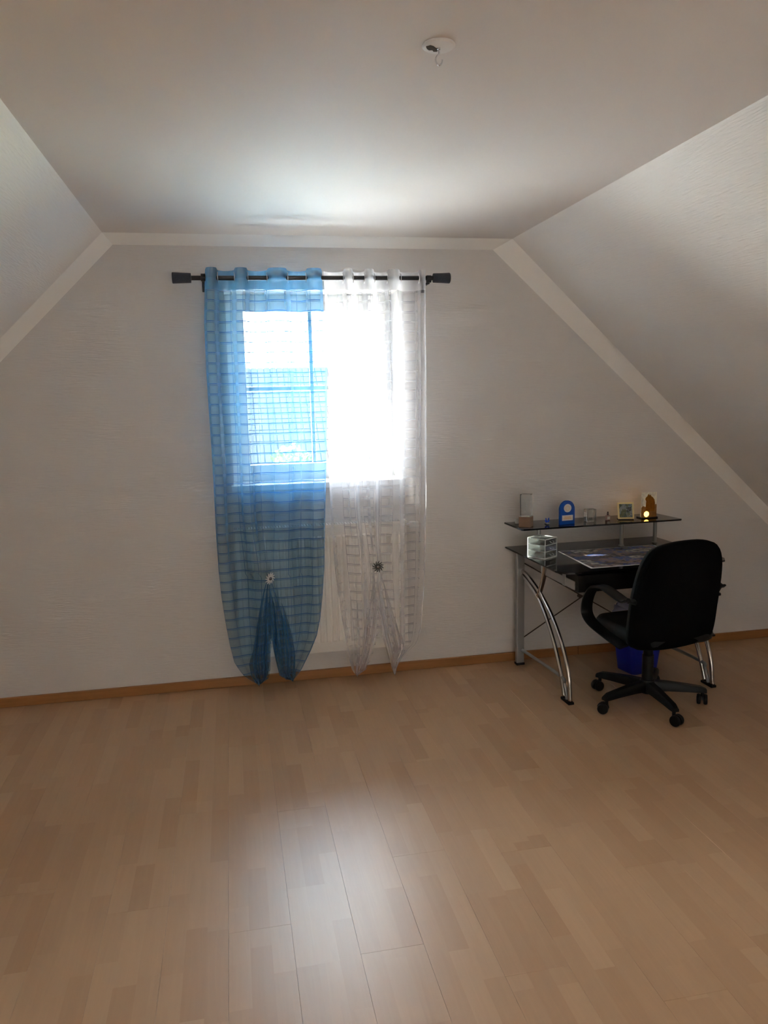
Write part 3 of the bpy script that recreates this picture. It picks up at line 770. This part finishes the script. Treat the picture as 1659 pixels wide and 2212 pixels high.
# keyboard tray: dark drawer with grey runners
tray = dp('keyboard_tray', B(0.105, 0.905, -0.700, -0.30, 0.604, 0.690, 0.002), M['black_board'])
dp('runner', B(0.098, 0.104, -0.67, -0.28, 0.612, 0.655, 0.001), M['grey_board'])
dp('runner', B(0.906, 0.912, -0.67, -0.28, 0.612, 0.655, 0.001), M['grey_board'])
dp('tray_hanger', B(0.092, 0.098, -0.58, -0.55, 0.612, ZT - 0.012, 0.001), M['grey_board'])
dp('tray_hanger', B(0.912, 0.918, -0.58, -0.55, 0.612, ZT - 0.012, 0.001), M['grey_board'])

# ------------------------------------------------------------------ things on the desk
def at(px, py, z, yaw=0.0): return (px, py, z)
# desk mat
t = thing('desk_mat', 'photo-print desk mat with pale border, in front of the office chair', 'desk mat', (1.99, 3.755, ZT + 0.0003), math.atan(DY))
bm = bmesh.new()
outl = [(-0.255, -0.235), (0.36, -0.235), (0.36, 0.19), (-0.225, 0.20)]
for v in (plate(outl, 0, 0.0012, 0),): obj('border', v, M['award_white'], t)
obj('print', plate([(-0.242, -0.228), (0.353, -0.228), (0.353, 0.184), (-0.218, 0.193)], 0.0012, 0.0016, 0), M['mat_print'], t)

# acrylic drawer box
def organiser():
    t = thing('drawer_box', 'clear acrylic box of three small drawers at the left desk edge', 'organiser', (1.624, 3.850, ZT + 0.0003), 0)
    # front faces right-front: local +x is the drawer front direction
    t.rotation_euler = (0, 0, R(32))
    w, d, h = 0.106, 0.112, 0.106     # x width, y depth
    e = 0.003
    def shell(name, boxes, mat):
        bm = bmesh.new()
        for b in boxes: box(bm, *b)
        return obj(name, bm, mat, t)
    x0, x1, y0, y1 = -w / 2, w / 2, -d / 2, d / 2
    shell('body', [(x0, x0 + e, y0, y1, 0, h), (x1 - e, x1, y0, y1, 0, h), (x0 + e, x1 - e, y1 - e, y1, 0, h), (x0 + e, x1 - e, y0, y1 - e, h - e, h), (x0 + e, x1 - e, y0, y1 - e, 0, e)], M['acrylic'])
    eb = []
    q = 0.0016
    for x in (x0, x1):
        for y in (y0, y1): eb.append((x - q, x + q, y - q, y + q, 0, h + q))
    for z in (0.002, h):
        for y in (y0, y1): eb.append((x0, x1, y - q, y + q, z - q, z + q))
        for x in (x0, x1): eb.append((x - q, x + q, y0, y1, z - q, z + q))
    shell('edges', eb, M['acrylic_edge'])
    for k in range(3):
        z0 = 0.005 + k * 0.0345
        dr = shell('drawer', [(x0 + 0.005, x1 - 0.005, y0 - 0.001, y0 + 0.002, z0, z0 + 0.031), (x0 + 0.005, x1 - 0.005, y0 + 0.002, y1 - 0.006, z0, z0 + 0.002),
                              (x0 + 0.005, x0 + 0.007, y0 + 0.002, y1 - 0.006, z0 + 0.002, z0 + 0.028), (x1 - 0.007, x1 - 0.005, y0 + 0.002, y1 - 0.006, z0 + 0.002, z0 + 0.028)], M['acrylic'])
        bm = bmesh.new(); box(bm, x0 + 0.004, x1 - 0.004, y0 - 0.002, y0 + 0.001, z0 - 0.0015, z0 + 0.0015); box(bm, x0 + 0.0, x0 + 0.003, y0, y1 - 0.005, z0 - 0.002, z0 + 0.002)
        obj('drawer_edge', bm, M['acrylic_edge'], dr)
        bm = bmesh.new(); ring = smooth_path([(-0.014, y0 - 0.001, z0 + 0.019), (-0.011, y0 - 0.010, z0 + 0.012), (0.0, y0 - 0.013, z0 + 0.010), (0.011, y0 - 0.010, z0 + 0.012), (0.014, y0 - 0.001, z0 + 0.019)], 5)
        sweep(bm, ring, circ(0.0022, 8)); obj('handle', bm, M['steel'], dr, smooth='all')
organiser()

ZS = 0.8583
# crystal block on a wooden cube
t = thing('crystal_block', 'tall clear crystal block on a square wooden base, left end of shelf', 'ornament', (1.592, 4.005, ZS), R(-38))
obj('base', B(-0.032, 0.032, -0.032, 0.032, 0, 0.056, 0.001), M['wood_cube'], t)
obj('crystal', B(-0.031, 0.031, -0.026, 0.026, 0.0565, 0.182, 0.003, 1), M['crystal'], t)
bm = bmesh.new()
for k in range(60):
    a = random.uniform(0, 2 * PI); h = random.random(); r = 0.010 * (1 - 0.5 * h) * random.uniform(0.5, 1)
    c = Vector((r * math.cos(a), r * math.sin(a), 0.08 + 0.07 * h)); s = 0.0012
    box(bm, c.x - s, c.x + s, c.y - s, c.y + s, c.z - s, c.z + s)
o = obj('laser_engraving', bm, M['award_white'], t); o['kind'] = 'stuff'
# small white thing behind it
t = thing('tealight_cup', 'small whitish cup standing behind the crystal block', 'cup', (1.585, 4.105, ZS))
bm = bmesh.new(); lathe(bm, [(0.014, 0), (0.018, 0.002), (0.020, 0.028), (0.0185, 0.028), (0.016, 0.004), (0.001, 0.004)], 20); obj('cup', bm, M['award_white'], t, smooth=True)
# blue swan figurine
t = thing('glass_figurine', 'tiny cobalt blue glass swan pair on a clear foot', 'figurine', (1.733, 4.040, ZS), R(5))
bm = bmesh.new(); lathe(bm, [(0.015, 0), (0.016, 0.002), (0.010, 0.007), (0.005, 0.010)], 20); obj('foot', bm, M['crystal'], t, smooth=True)
for s in (-1, 1):
    bm = bmesh.new(); pts = smooth_path([(s * 0.001, 0, 0.010), (s * 0.006, 0, 0.014), (s * 0.010, 0, 0.021), (s * 0.007, 0, 0.028), (s * 0.010, 0, 0.033), (s * 0.014, 0, 0.030)], 4)
    n_ = len(pts); tube(bm, pts, 0.005, 10, radii=[max(0.25, 1.1 - 0.95 * abs(k / n_ - 0.25) * 1.4) for k in range(n_)]); obj('swan', bm, M['cobalt'], t, smooth='all')
# blue arched award
t = thing('award_plaque', 'blue arched award plaque with a white disc and label', 'award', (1.832, 4.000, ZS), R(6))
w = 0.047
out_ = [(-w, 0.0), (w, 0.0), (w, 0.088)] + [(w * 0.96 * math.cos(a), 0.090 + 0.045 * math.sin(a)) for a in [PI * k / 16 for k in range(1, 16)]] + [(-w, 0.088)]
bm = bmesh.new(); prism(bm, out_, -0.008, 0.008, 0.002); o = obj('arch', bm, M['award_blue'], t)
bm = bmesh.new(); lathe(bm, [(0.0235, 0.0), (0.0235, -0.0012), (0.0225, -0.002), (0.001, -0.002)], 32, center=(0.0, -0.008, 0.092), axis='Y'); d_ = obj('disc', bm, M['award_white'], t)
bm = bmesh.new()
for k in range(9):
    a = 2 * PI * k / 9; r = 0.012; box(bm, r * math.cos(a) - 0.002, r * math.cos(a) + 0.002, -0.0105, -0.0101, 0.092 + r * math.sin(a) - 0.0015, 0.092 + r * math.sin(a) + 0.0015)
obj('emblem', bm, M['award_gold'], d_)
lb = obj('label_plate', B(-0.034, 0.034, -0.0095, -0.0082, 0.022, 0.052, 0.0004), M['award_white'], t)
bm = bmesh.new(); box(bm, -0.020, 0.019, -0.0101, -0.0096, 0.040, 0.0435); box(bm, -0.025, 0.024, -0.0101, -0.0096, 0.032, 0.0355); obj('lettering', bm, M['award_gold'], lb)
# glass cube
t = thing('glass_cube', 'clear glass cube with an engraved arch between plaque and bottle', 'ornament', (1.995, 4.045, ZS), R(4))
obj('cube', B(-0.029, 0.029, -0.022, 0.022, 0.0, 0.072, 0.003, 2), M['crystal'], t)
bm = bmesh.new(); sweep(bm, [Vector(p) for p in ((-0.014, 0, 0.012), (-0.014, 0, 0.060), (0.014, 0, 0.060), (0.014, 0, 0.012))], circ(0.0010, 6)); obj('engraving', bm, M['award_white'], t)
# tiny bottle
t = thing('perfume_bottle', 'tiny pink perfume bottle with dark stopper', 'bottle', (2.108, 4.050, ZS), R(10))
obj('flask', B(-0.013, 0.013, -0.008, 0.008, 0, 0.029, 0.003, 2), M['liquid'], t)
bm = bmesh.new(); lathe(bm, [(0.0045, 0.029), (0.0045, 0.034), (0.0065, 0.035), (0.0065, 0.038), (0.003, 0.040), (0.0045, 0.044), (0.0045, 0.049), (0.001, 0.050)], 14); obj('stopper', bm, M['cap_dark'], t, smooth=True)
obj('label_patch', B(-0.009, 0.009, -0.0086, -0.0081, 0.006, 0.022), M['award_white'], t)
# gold picture frame leaning back
t = thing('picture_frame', 'small gold picture frame leaning back, dark photo inside', 'picture frame', (2.215, 4.035, ZS), R(-14))
FT = Matrix.Translation((0, 0, 0.0035)) @ Matrix.Rotation(R(-17), 4, 'X')
def fb(name, bxs, mat, par=None, bev=0.0):
    bm = bmesh.new()
    for b in bxs: box(bm, *b, bevel=bev, mat=None)
    bmesh.ops.transform(bm, matrix=FT, verts=bm.verts); return obj(name, bm, mat, par or t)
fw, fh, fe = 0.046, 0.096, 0.009
fb('frame', [(-fw, -fw + fe, -0.004, 0.004, 0, fh), (fw - fe, fw, -0.004, 0.004, 0, fh), (-fw + fe, fw - fe, -0.004, 0.004, 0, fe), (-fw + fe, fw - fe, -0.004, 0.004, fh - fe, fh)], M['gold'])
fb('photo', [(-fw + fe, fw - fe, -0.0012, 0.0, fe, fh - fe)], M['photo_print'])
fb('backing', [(-fw + 0.002, fw - 0.002, 0.0041, 0.007, 0.002, fh - 0.002)], M['photo_dark'])
bm = bmesh.new(); box(bm, -fw + 0.004, fw - 0.004, -0.006, 0.040, 0, 0.0035); prism(bm, [(-0.034, 0.003), (0.034, 0.003), (0.01, 0.06), (-0.01, 0.06)], 0.030, 0.032); obj('easel', bm, M['photo_dark'], t)
# printed glass candle holder with lit tealight
t = thing('candle_screen', 'glass photo screen printed with an ochre mound, tealight glowing behind', 'candle holder', (2.362, 4.045, ZS), R(3))
obj('foot', B(-0.052, 0.052, -0.015, 0.045, 0, 0.006, 0.001), M['photo_dark'], t)
def film(name, c, tr=0.5):
    mt, nt, out = new_mat(name); df = nt.nodes.new('ShaderNodeBsdfDiffuse'); tl = nt.nodes.new('ShaderNodeBsdfTranslucent')
    t_ = nt.nodes.new('ShaderNodeTexCoord'); nz = nt.nodes.new('ShaderNodeTexNoise'); nz.inputs['Scale'].default_value = 55; nz.inputs['Detail'].default_value = 4; nt.links.new(t_.outputs['Object'], nz.inputs[0])
    mr = nt.nodes.new('ShaderNodeMapRange'); mr.inputs['To Min'].default_value = 0.6; mr.inputs['To Max'].default_value = 1.35; nt.links.new(nz.outputs[0], mr.inputs[0])
    sc = nt.nodes.new('ShaderNodeVectorMath'); sc.operation = 'SCALE'; sc.inputs[0].default_value = c; nt.links.new(mr.outputs[0], sc.inputs['Scale'])
    nt.links.new(sc.outputs[0], df.inputs[0]); nt.links.new(sc.outputs[0], tl.inputs[0])
    mx = nt.nodes.new('ShaderNodeMixShader'); mx.inputs[0].default_value = tr; nt.links.new(df.outputs[0], mx.inputs[1]); nt.links.new(tl.outputs[0], mx.inputs[2]); nt.links.new(mx.outputs[0], out.inputs[0])
    return mt
scr = obj('screen', B(-0.050, 0.050, -0.002, 0.002, 0.006, 0.150, 0.0005), film('screen_sky', (0.95, 0.92, 0.80), 0.3), t)
def patch(name, outline, mat, d):
    bm = bmesh.new(); prism(bm, outline, -0.002 - d, -0.0021 - d + 0.0001); return obj(name, bm, mat, scr)
patch('print_ground', [(-0.050, 0.006), (0.050, 0.006), (0.050, 0.075), (0.044, 0.082), (0.030, 0.068), (-0.02, 0.066), (-0.04, 0.072), (-0.050, 0.062)], film('screen_ground', (0.62, 0.38, 0.16)), 0.0002)
patch('print_mound', [(-0.020, 0.040), (0.036, 0.04), (0.038, 0.085), (0.034, 0.108), (0.022, 0.122), (0.012, 0.128), (0.008, 0.138), (0.002, 0.132), (-0.004, 0.142), (-0.010, 0.136), (-0.012, 0.128), (-0.022, 0.122), (-0.027, 0.112), (-0.020, 0.100), (-0.022, 0.07)], film('screen_mound', (0.62, 0.31, 0.07)), 0.0005)
bm = bmesh.new(); lathe(bm, [(0.019, 0.006), (0.019, 0.020), (0.018, 0.021), (0.001, 0.019)], 24, center=(-0.016, 0.026, 0)); obj('tealight', bm, M['wax'], t, smooth=True)
flame = principled('flame', (1, 0.6, 0.15), 0.5, emit=((1.0, 0.50, 0.10), 7.0))
bm = bmesh.new(); lathe(bm, [(0.001, 0.021), (0.0055, 0.026), (0.0065, 0.031), (0.0035, 0.038), (0.0005, 0.045)], 12, center=(-0.016, 0.026, 0)); obj('flame', bm, flame, t, smooth='all')
# emissive disc on the printed screen, stands in for the flame's glow
spot_m, nt, out = new_mat('candle_glow'); em = nt.nodes.new('ShaderNodeEmission'); em.inputs[0].default_value = (1.0, 0.52, 0.10, 1); em.inputs[1].default_value = 1.15; nt.links.new(em.outputs[0], out.inputs[0])
bm = bmesh.new(); lathe(bm, [(0.0165, -0.0028), (0.0155, -0.0034), (0.001, -0.0036)], 28, center=(-0.016, 0, 0.024), axis='Y'); obj('glow_disc', bm, spot_m, scr)

# ------------------------------------------------------------------ waste bin with bag
t = thing('waste_bin', 'blue plastic waste bin lined with a clear bag, under the desk', 'bin', (2.235, 3.905, 0), R(12))
def rrect(w, d, r, n=5):
    o = []
    for cx_, cy_, a0 in ((w - r, d - r, 0), (-w + r, d - r, 90), (-w + r, -d + r, 180), (w - r, -d + r, 270)):
        for k in range(n + 1):
            a = R(a0 + 90 * k / n); o.append((cx_ + r * math.cos(a), cy_ + r * math.sin(a)))
    return o
bm = bmesh.new(); rings = []
for (w, d, z) in ((0.085, 0.07, 0.0), (0.090, 0.075, 0.004), (0.118, 0.095, 0.29), (0.124, 0.100, 0.292), (0.124, 0.100, 0.300), (0.116, 0.093, 0.300), (0.086, 0.071, 0.006)):
    rings.append([bm.verts.new((x, y, z)) for x, y in rrect(w, d, 0.025)])
for a, b in zip(rings, rings[1:]):
    for k in range(len(a)): bm.faces.new((a[k], a[(k + 1) % len(a)], b[(k + 1) % len(a)], b[k]))
bm.faces.new(rings[0][::-1]); bm.faces.new(rings[-1])
obj('bucket', bm, M['blue_plastic'], t, smooth=True)
bm = bmesh.new(); rings = []
rr_ = random.Random(5)
for (s, z, j) in ((0.93, 0.20, 0.002), (0.98, 0.302, 0.002), (1.03, 0.330, 0.012), (0.98, 0.385, 0.022)):
    rings.append([bm.verts.new((x * s * 1.0 + rr_.uniform(-j, j), y * s + rr_.uniform(-j, j), z + rr_.uniform(-j, j) * 1.3)) for x, y in rrect(0.116, 0.093, 0.03, 7)])
for a, b in zip(rings, rings[1:]):
    for k in range(len(a)): bm.faces.new((a[k], a[(k + 1) % len(a)], b[(k + 1) % len(a)], b[k]))
obj('bag', bm, M['bag'], t, smooth='all')

# ------------------------------------------------------------------ office chair
CX, CY_, CR = 2.035, 3.450, R(6)
chair = thing('office_chair', 'black office swivel chair seen from behind, in front of the desk', 'office chair', (CX, CY_, 0), CR)
def cp(name, bm, mat, parent=None, smooth=False): return obj(name, bm, mat, parent or chair, smooth=smooth)
# five star base
for k in range(5):
    a = R(51 + 72 * k) - CR
    ca, sa = math.cos(a), math.sin(a)
    bm = bmesh.new()
    pts = [Vector((ca * r, sa * r, z)) for r, z in ((0.02, 0.098), (0.10, 0.098), (0.20, 0.092), (0.262, 0.087), (0.288, 0.080))]
    side_ = Vector((-sa, ca, 0)); rings = []
    for p_, (hw, hh) in zip(pts, ((0.026, 0.028), (0.024, 0.024), (0.021, 0.019), (0.020, 0.016), (0.016, 0.010))):
        rings.append([bm.verts.new(p_ + side_ * (hw * cu) + Vector((0, 0, hh * cv))) for cu, cv in ((-1, -0.9), (1, -0.9), (1, 0.3), (0.65, 0.95), (-0.65, 0.95), (-1, 0.3))])
    for i in range(4):
        for j in range(6): bm.faces.new((rings[i][j], rings[i][(j + 1) % 6], rings[i + 1][(j + 1) % 6], rings[i + 1][j]))
    bm.faces.new(rings[0][::-1]); bm.faces.new(rings[-1])
    arm = cp('base_arm', bm, M['plastic'], smooth=True)
    bx, by = ca * 0.270, sa * 0.270
    yaw = a + R([40, 70, -50, 30, 80][k])
    bm = bmesh.new(); tube(bm, [(bx, by, 0.05), (bx, by, 0.082)], 0.009, 12)
    c = cp('caster', bm, M['plastic'], smooth=True)
    cu, su = math.cos(yaw), math.sin(yaw)
    ox, oy = bx + cu * 0.016, by + su * 0.016
    for s in (-1, 1):
        bm = bmesh.new(); lathe(bm, [(0.004, -0.010), (0.024, -0.009), (0.027, -0.004), (0.027, 0.004), (0.024, 0.009), (0.010, 0.011)], 24, axis='Y')
        bmesh.ops.transform(bm, matrix=Matrix.Translation((ox - su * s * 0.016, oy + cu * s * 0.016, 0.0275)) @ Matrix.Rotation(yaw, 4, 'Z'), verts=bm.verts)
        obj('wheel', bm, M['plastic'], c, smooth=True)
    bm = bmesh.new(); pr = [(0.030 * math.cos(q), 0.0275 + 0.030 * math.sin(q)) for q in [R(10 + 160 * h / 8) for h in range(9)]]
    prism(bm, pr + [(-0.02, 0.030), (0.02, 0.030)], -0.004, 0.004)
    bmesh.ops.transform(bm, matrix=Matrix.Translation((ox, oy, 0)) @ Matrix.Rotation(yaw, 4, 'Z'), verts=bm.verts)
    obj('hood', bm, M['plastic'], c)
bm = bmesh.new(); lathe(bm, [(0.030, 0.058), (0.036, 0.062), (0.040, 0.075), (0.040, 0.115), (0.034, 0.130), (0.029, 0.132), (0.029, 0.26), (0.025, 0.262), (0.025, 0.30), (0.021, 0.302), (0.021, 0.345), (0.012, 0.347), (0.012, 0.37)], 24)
cp('gas_column', bm, M['plastic'], smooth=True)
bm = bmesh.new(); box(bm, -0.075, 0.075, -0.10, 0.10, 0.352, 0.380, 0.008); cp('mechanism', bm, M['plastic'])
bm = bmesh.new(); tube(bm, smooth_path([(0.07, 0.02, 0.362), (0.16, 0.02, 0.362), (0.215, 0.02, 0.352)], 4), 0.005, 8); cp('lever', bm, M['plastic'], smooth='all')
# seat: rounded cushion
def cushion(hw, hd, z0, z1, r, n=7, crown=0.012):
    bm = bmesh.new(); base = rrect(hw, hd, r, n); rings = []
    T = z1 - z0
    for s, z in ((0.93, z0), (0.985, z0 + 0.15 * T), (1.0, z0 + 0.45 * T), (0.985, z0 + 0.78 * T), (0.95, z0 + 0.95 * T), (0.88, z1), (0.6, z1 + crown * 0.3), (0.25, z1 - crown * 0.1)):
        rings.append([bm.verts.new((x * s, y * s, z)) for x, y in base])
    for a, b in zip(rings, rings[1:]):
        for k in range(len(a)): bm.faces.new((a[k], a[(k + 1) % len(a)], b[(k + 1) % len(a)], b[k]))
    bm.faces.new(rings[0][::-1]); bm.faces.new(rings[-1]); return bm
bm = cushion(0.228, 0.215, 0.380, 0.452, 0.08); bmesh.ops.translate(bm, vec=(0.0, -0.03, 0), verts=bm.verts); cp('seat', bm, M['chair_vinyl'], smooth='all')
# backrest : padded slab, outline in the x-z plane, leaning back a little
def back_outline(s=1.0):
    pts = [(-0.232, 0.425), (-0.226, 0.60), (-0.205, 0.72), (-0.180, 0.800), (-0.135, 0.860), (-0.06, 0.884), (0.04, 0.892), (0.13, 0.888), (0.195, 0.862), (0.226, 0.80), (0.232, 0.70), (0.222, 0.56), (0.214, 0.46), (0.195, 0.405), (0.14, 0.385), (0.05, 0.372), (-0.07, 0.368), (-0.16, 0.376), (-0.21, 0.390)]
    loop = [Vector((x, 0, z)) for x, z in pts]; n = len(loop); out = []
    for i in range(n):
        p0, p1, p2, p3 = loop[i - 1], loop[i], loop[(i + 1) % n], loop[(i + 2) % n]
        for k in range(3):
            t_ = k / 3
            out.append(0.5 * ((2 * p1) + (-p0 + p2) * t_ + (2 * p0 - 5 * p1 + 4 * p2 - p3) * t_ * t_ + (-p0 + 3 * p1 - 3 * p2 + p3) * t_ ** 3))
    return out
def back_layer(y_tab, mat, name, parent=None):
    bm = bmesh.new(); ol = back_outline(); c = Vector((0, 0, 0.63)); rings = []
    for s, y in y_tab:
        ring = []
        for p_ in ol:
            q = c + (p_ - c) * s; q.x = q.x * 1.03 - 0.022; lean = -(q.z - 0.40) * 0.06 + 0.10 * (q.x) ** 2 * 1.2
            ring.append(bm.verts.new((q.x, y + lean, q.z)))
        rings.append(ring)
    for a, b in zip(rings, rings[1:]):
        for k in range(len(a)): bm.faces.new((a[k], a[(k + 1) % len(a)], b[(k + 1) % len(a)], b[k]))
    bm.faces.new(rings[0][::-1]); bm.faces.new(rings[-1])
    return cp(name, bm, mat, parent, smooth='all')
YB = -0.225
back = back_layer([(0.30, YB - 0.022), (0.70, YB - 0.0215), (0.95, YB - 0.019), (0.985, YB - 0.014), (1.003, YB - 0.004), (1.006, YB + 0.018)], M['chair_fabric'], 'backrest')
back_layer([(1.0, YB + 0.018), (1.002, YB + 0.026), (0.985, YB + 0.045), (0.94, YB + 0.058), (0.70, YB + 0.064), (0.30, YB + 0.064)], M['chair_vinyl'], 'back_cushion', back)
# armrests: bent flat straps
for s in (-1, 1):
    xa = -0.305 if s < 0 else 0.265
    path = smooth_path([(xa, -0.262 if s < 0 else -0.19, 0.640), (xa, -0.225 if s < 0 else -0.175, 0.630), (xa, -0.15, 0.642), (xa, -0.06, 0.656), (xa, 0.02, 0.640), (xa, 0.075, 0.580), (xa, 0.092, 0.500), (xa * 0.99, 0.045, 0.452), (xa * 0.93, -0.06, 0.415), (xa * 0.86, -0.17, 0.385)], 6)
    bm = bmesh.new(); sweep(bm, path, [(-0.032, -0.003), (-0.026, -0.006), (0.026, -0.006), (0.032, -0.003), (0.032, 0.003), (0.026, 0.006), (-0.026, 0.006), (-0.032, 0.003)], up=Vector((1, 0, 0)))
    tube(bm, [(xa, -0.255 if s < 0 else -0.185, 0.638), (s * 0.205, -0.215, 0.600)], 0.012, 10)
    box(bm, min(s * 0.10, s * 0.27), max(s * 0.10, s * 0.27), -0.12, -0.07, 0.376, 0.392, 0.003)
    cp('armrest', bm, M['plastic'], smooth=True)
for z in (0.610,):
    bm = bmesh.new(); lathe(bm, [(0.004, 0.205), (0.004, 0.222), (0.008, 0.223), (0.008, 0.230), (0.003, 0.232)], 12, center=(0, YB + 0.01 - (z - 0.4) * 0.06, z), axis='X'); cp('adjusting_knob', bm, M['plastic'], back, smooth=True)

# ------------------------------------------------------------------ ceiling hook
t = thing('ceiling_hook', 'bare metal lamp hook in a cracked round ceiling cover', 'hook', (0.5395, 1.932, ZC))
bm = bmesh.new(); lathe(bm, [(0.0395, -0.001), (0.0400, -0.004), (0.036, -0.007), (0.001, -0.0075)], 40); obj('cover_plate', bm, M['white'], t, smooth=True)
hole = [(-0.032, -0.002), (-0.027, 0.009), (-0.020, 0.016), (-0.012, 0.014), (-0.007, 0.022), (0.001, 0.020), (0.003, 0.010), (-0.005, 0.003), (-0.015, -0.007), (-0.023, -0.010)]
bm = bmesh.new(); vs_ = []
for k in range(13):
    a_ = R(35 + 85 * k / 12); w_ = 0.0022 * math.sin(PI * (k + 0.5) / 13)
    vs_.append((bm.verts.new((0.0405 * math.cos(a_), 0.0405 * math.sin(a_), -0.0012)), bm.verts.new(((0.0405 + w_) * math.cos(a_), (0.0405 + w_) * math.sin(a_), -0.0012))))
for p_, q_ in zip(vs_, vs_[1:]): bm.faces.new((p_[0], p_[1], q_[1], q_[0]))
obj('crack', bm, principled('dark_crack', (0.05, 0.025, 0.02), 0.9), t)
bm = bmesh.new()
a = [bm.verts.new((x, y, -0.0082)) for x, y in hole]; b = [bm.verts.new((x, y, -0.0070)) for x, y in hole]
bm.faces.new(a); bm.faces.new(b[::-1])
for k in range(len(hole)): bm.faces.new((a[k], b[k], b[(k + 1) % len(hole)], a[(k + 1) % len(hole)]))
obj('broken_hole', bm, principled('dark_cavity', (0.06, 0.05, 0.035), 0.9), t)
bm = bmesh.new(); tube(bm, smooth_path([(0, 0, -0.007), (0.001, 0, -0.020), (-0.004, 0, -0.026), (-0.008, 0, -0.034), (-0.005, 0, -0.043), (0.001, 0, -0.046), (0.007, 0, -0.042), (0.009, 0, -0.034)], 6), 0.0019, 8); obj('hook', bm, M['steel'], t, smooth='all')
bm = bmesh.new(); lathe(bm, [(0.0045, -0.0075), (0.0045, -0.0115), (0.001, -0.012)], 10); obj('nut', bm, M['steel'], t)

# ------------------------------------------------------------------ outside
GZ = -2.9
grd = obj('ground', B(-40, 40, 5.2, 70, GZ - 0.2, GZ), principled('outdoor_paving', (0.42, 0.41, 0.38), 0.9, noise=((2, 2, 2), 0.2)), None, 'structure')
grd['label'] = 'ground'
M['ext_wall'] = principled('render_cream', (0.36, 0.30, 0.16), 0.9)
M['ext_grey'] = principled('render_grey', (0.028, 0.036, 0.05), 0.9)
M['tile'] = principled('roof_tile', (0.022, 0.022, 0.025), 0.95, spec=0.1, noise=((3, 3, 3), 0.3))
def house(name, label, x0, x1, y0, y1, eave, ridge, wall, tiles=True, gable_front=False, nt_=(26, 14)):
    t = thing(name, label, 'house', ((x0 + x1) / 2, (y0 + y1) / 2, GZ))
    ox, oy = t.location.x, t.location.y
    hx, hy = (x1 - x0) / 2, (y1 - y0) / 2
    e, r = eave - GZ, ridge - GZ
    bm = bmesh.new()
    if gable_front: prism(bm, [(-hx, 0), (hx, 0), (hx, e), (0, r), (-hx, e)], -hy, hy)
    else:
        prism(bm, [(-hy, 0), (hy, 0), (hy, e), (0, r), (-hy, e)], -hx, hx)
        bmesh.ops.rotate(bm, cent=(0, 0, 0), matrix=Matrix.Rotation(R(90), 3, 'Z'), verts=bm.verts)
    obj('walls', bm, wall, t)
    for s in (-1, 1):
        # roof plane with tile courses
        a0 = hx if gable_front else hy; span = hy if gable_front else hx
        sl = Vector((a0, 0, r - e)); Ls = sl.length * 1.06; ang = math.atan2(r - e, a0)
        bm = bmesh.new(); box(bm, 0, Ls, -span - 0.25, span + 0.25, 0.02, 0.10)
        bt = bmesh.new(); cols, rows_ = nt_
        if tiles:
            for i in range(rows_):
                for j in range(cols):
                    xx = Ls * i / rows_; yy = -span - 0.25 + (2 * span + 0.5) * j / cols; wv = (2 * span + 0.5) / cols
                    box(bt, xx, xx + Ls / rows_ * 0.93, yy + wv * 0.06, yy + wv * 0.94, 0.10, 0.135)
        # local: x from ridge down
        mt_ = Matrix.Translation((0, 0, r)) @ Matrix.Rotation(R(0 if s > 0 else 180), 4, 'Z') @ Matrix.Rotation(ang, 4, 'Y')
        if not gable_front: mt_ = Matrix.Rotation(R(90), 4, 'Z') @ mt_
        bmesh.ops.transform(bm, matrix=mt_, verts=bm.verts); bmesh.ops.transform(bt, matrix=mt_, verts=bt.verts)
        o = obj('roof_side', bm, M['tile'], t)
        obj('roof_tiles', bt, M['tile'], o)['kind'] = 'stuff'
    return t
house('neighbour_house', 'grey tiled house seen through the left window pane', 0.2, 3.6, 15.5, 22.0, -0.9, 2.2, M['ext_grey'])
house('neighbour_house', 'cream gabled house seen through the right window pane', 4.3, 10.5, 13.0, 22.0, 1.6, 5.2, M['ext_wall'], gable_front=True, nt_=(14, 14))
obj('sun_cut_overhang', B(-2.6, 1.5, 4.525, 4.905, 2.16, 2.33, 0.01), M['white'], None, 'structure')  # unseen overhang, its reach set to cut off the upper sun rays
# unseen slab added below the window to bounce sun up onto the ceiling
bm = bmesh.new(); box(bm, -5, 6, 4.62, 8.2, -0.55, -0.40); obj('bounce_slab', bm, principled('pale_bounce', (0.80, 0.78, 0.74), 0.9, noise=((20, 20, 20), 0.2)), None, 'structure')
# tree
t = thing('garden_tree', 'small bright green tree at lower left of the window view', 'tree', (0.95, 12.5, GZ))
bm = bmesh.new(); tube(bm, [(0, 0, 0), (0.03, 0, 1.6), (0, 0.05, 2.9)], 0.08, 8, radii=[1.2, 0.9, 0.4]); obj('trunk', bm, M['base'], t)
bm = bmesh.new(); rt = random.Random(2)
for k in range(700):
    v = Vector((rt.gauss(0, 1), rt.gauss(0, 1), rt.gauss(0, 1))).normalized() * rt.random() ** 0.4
    c = Vector((v.x * 0.45, v.y * 0.45, 3.15 + v.z * 0.62)); s = 0.06
    n1 = Vector((rt.gauss(0, 1), rt.gauss(0, 1), rt.gauss(0, 1))).normalized(); n2 = n1.orthogonal().normalized()
    bm.faces.new([bm.verts.new(c + n1 * s), bm.verts.new(c + n2 * s * 0.6), bm.verts.new(c - n1 * s), bm.verts.new(c - n2 * s * 0.6)])
o = obj('foliage', bm, principled('leaf_green', (0.07, 0.13, 0.01), 0.8, spec=0.1), t); o['kind'] = 'stuff'
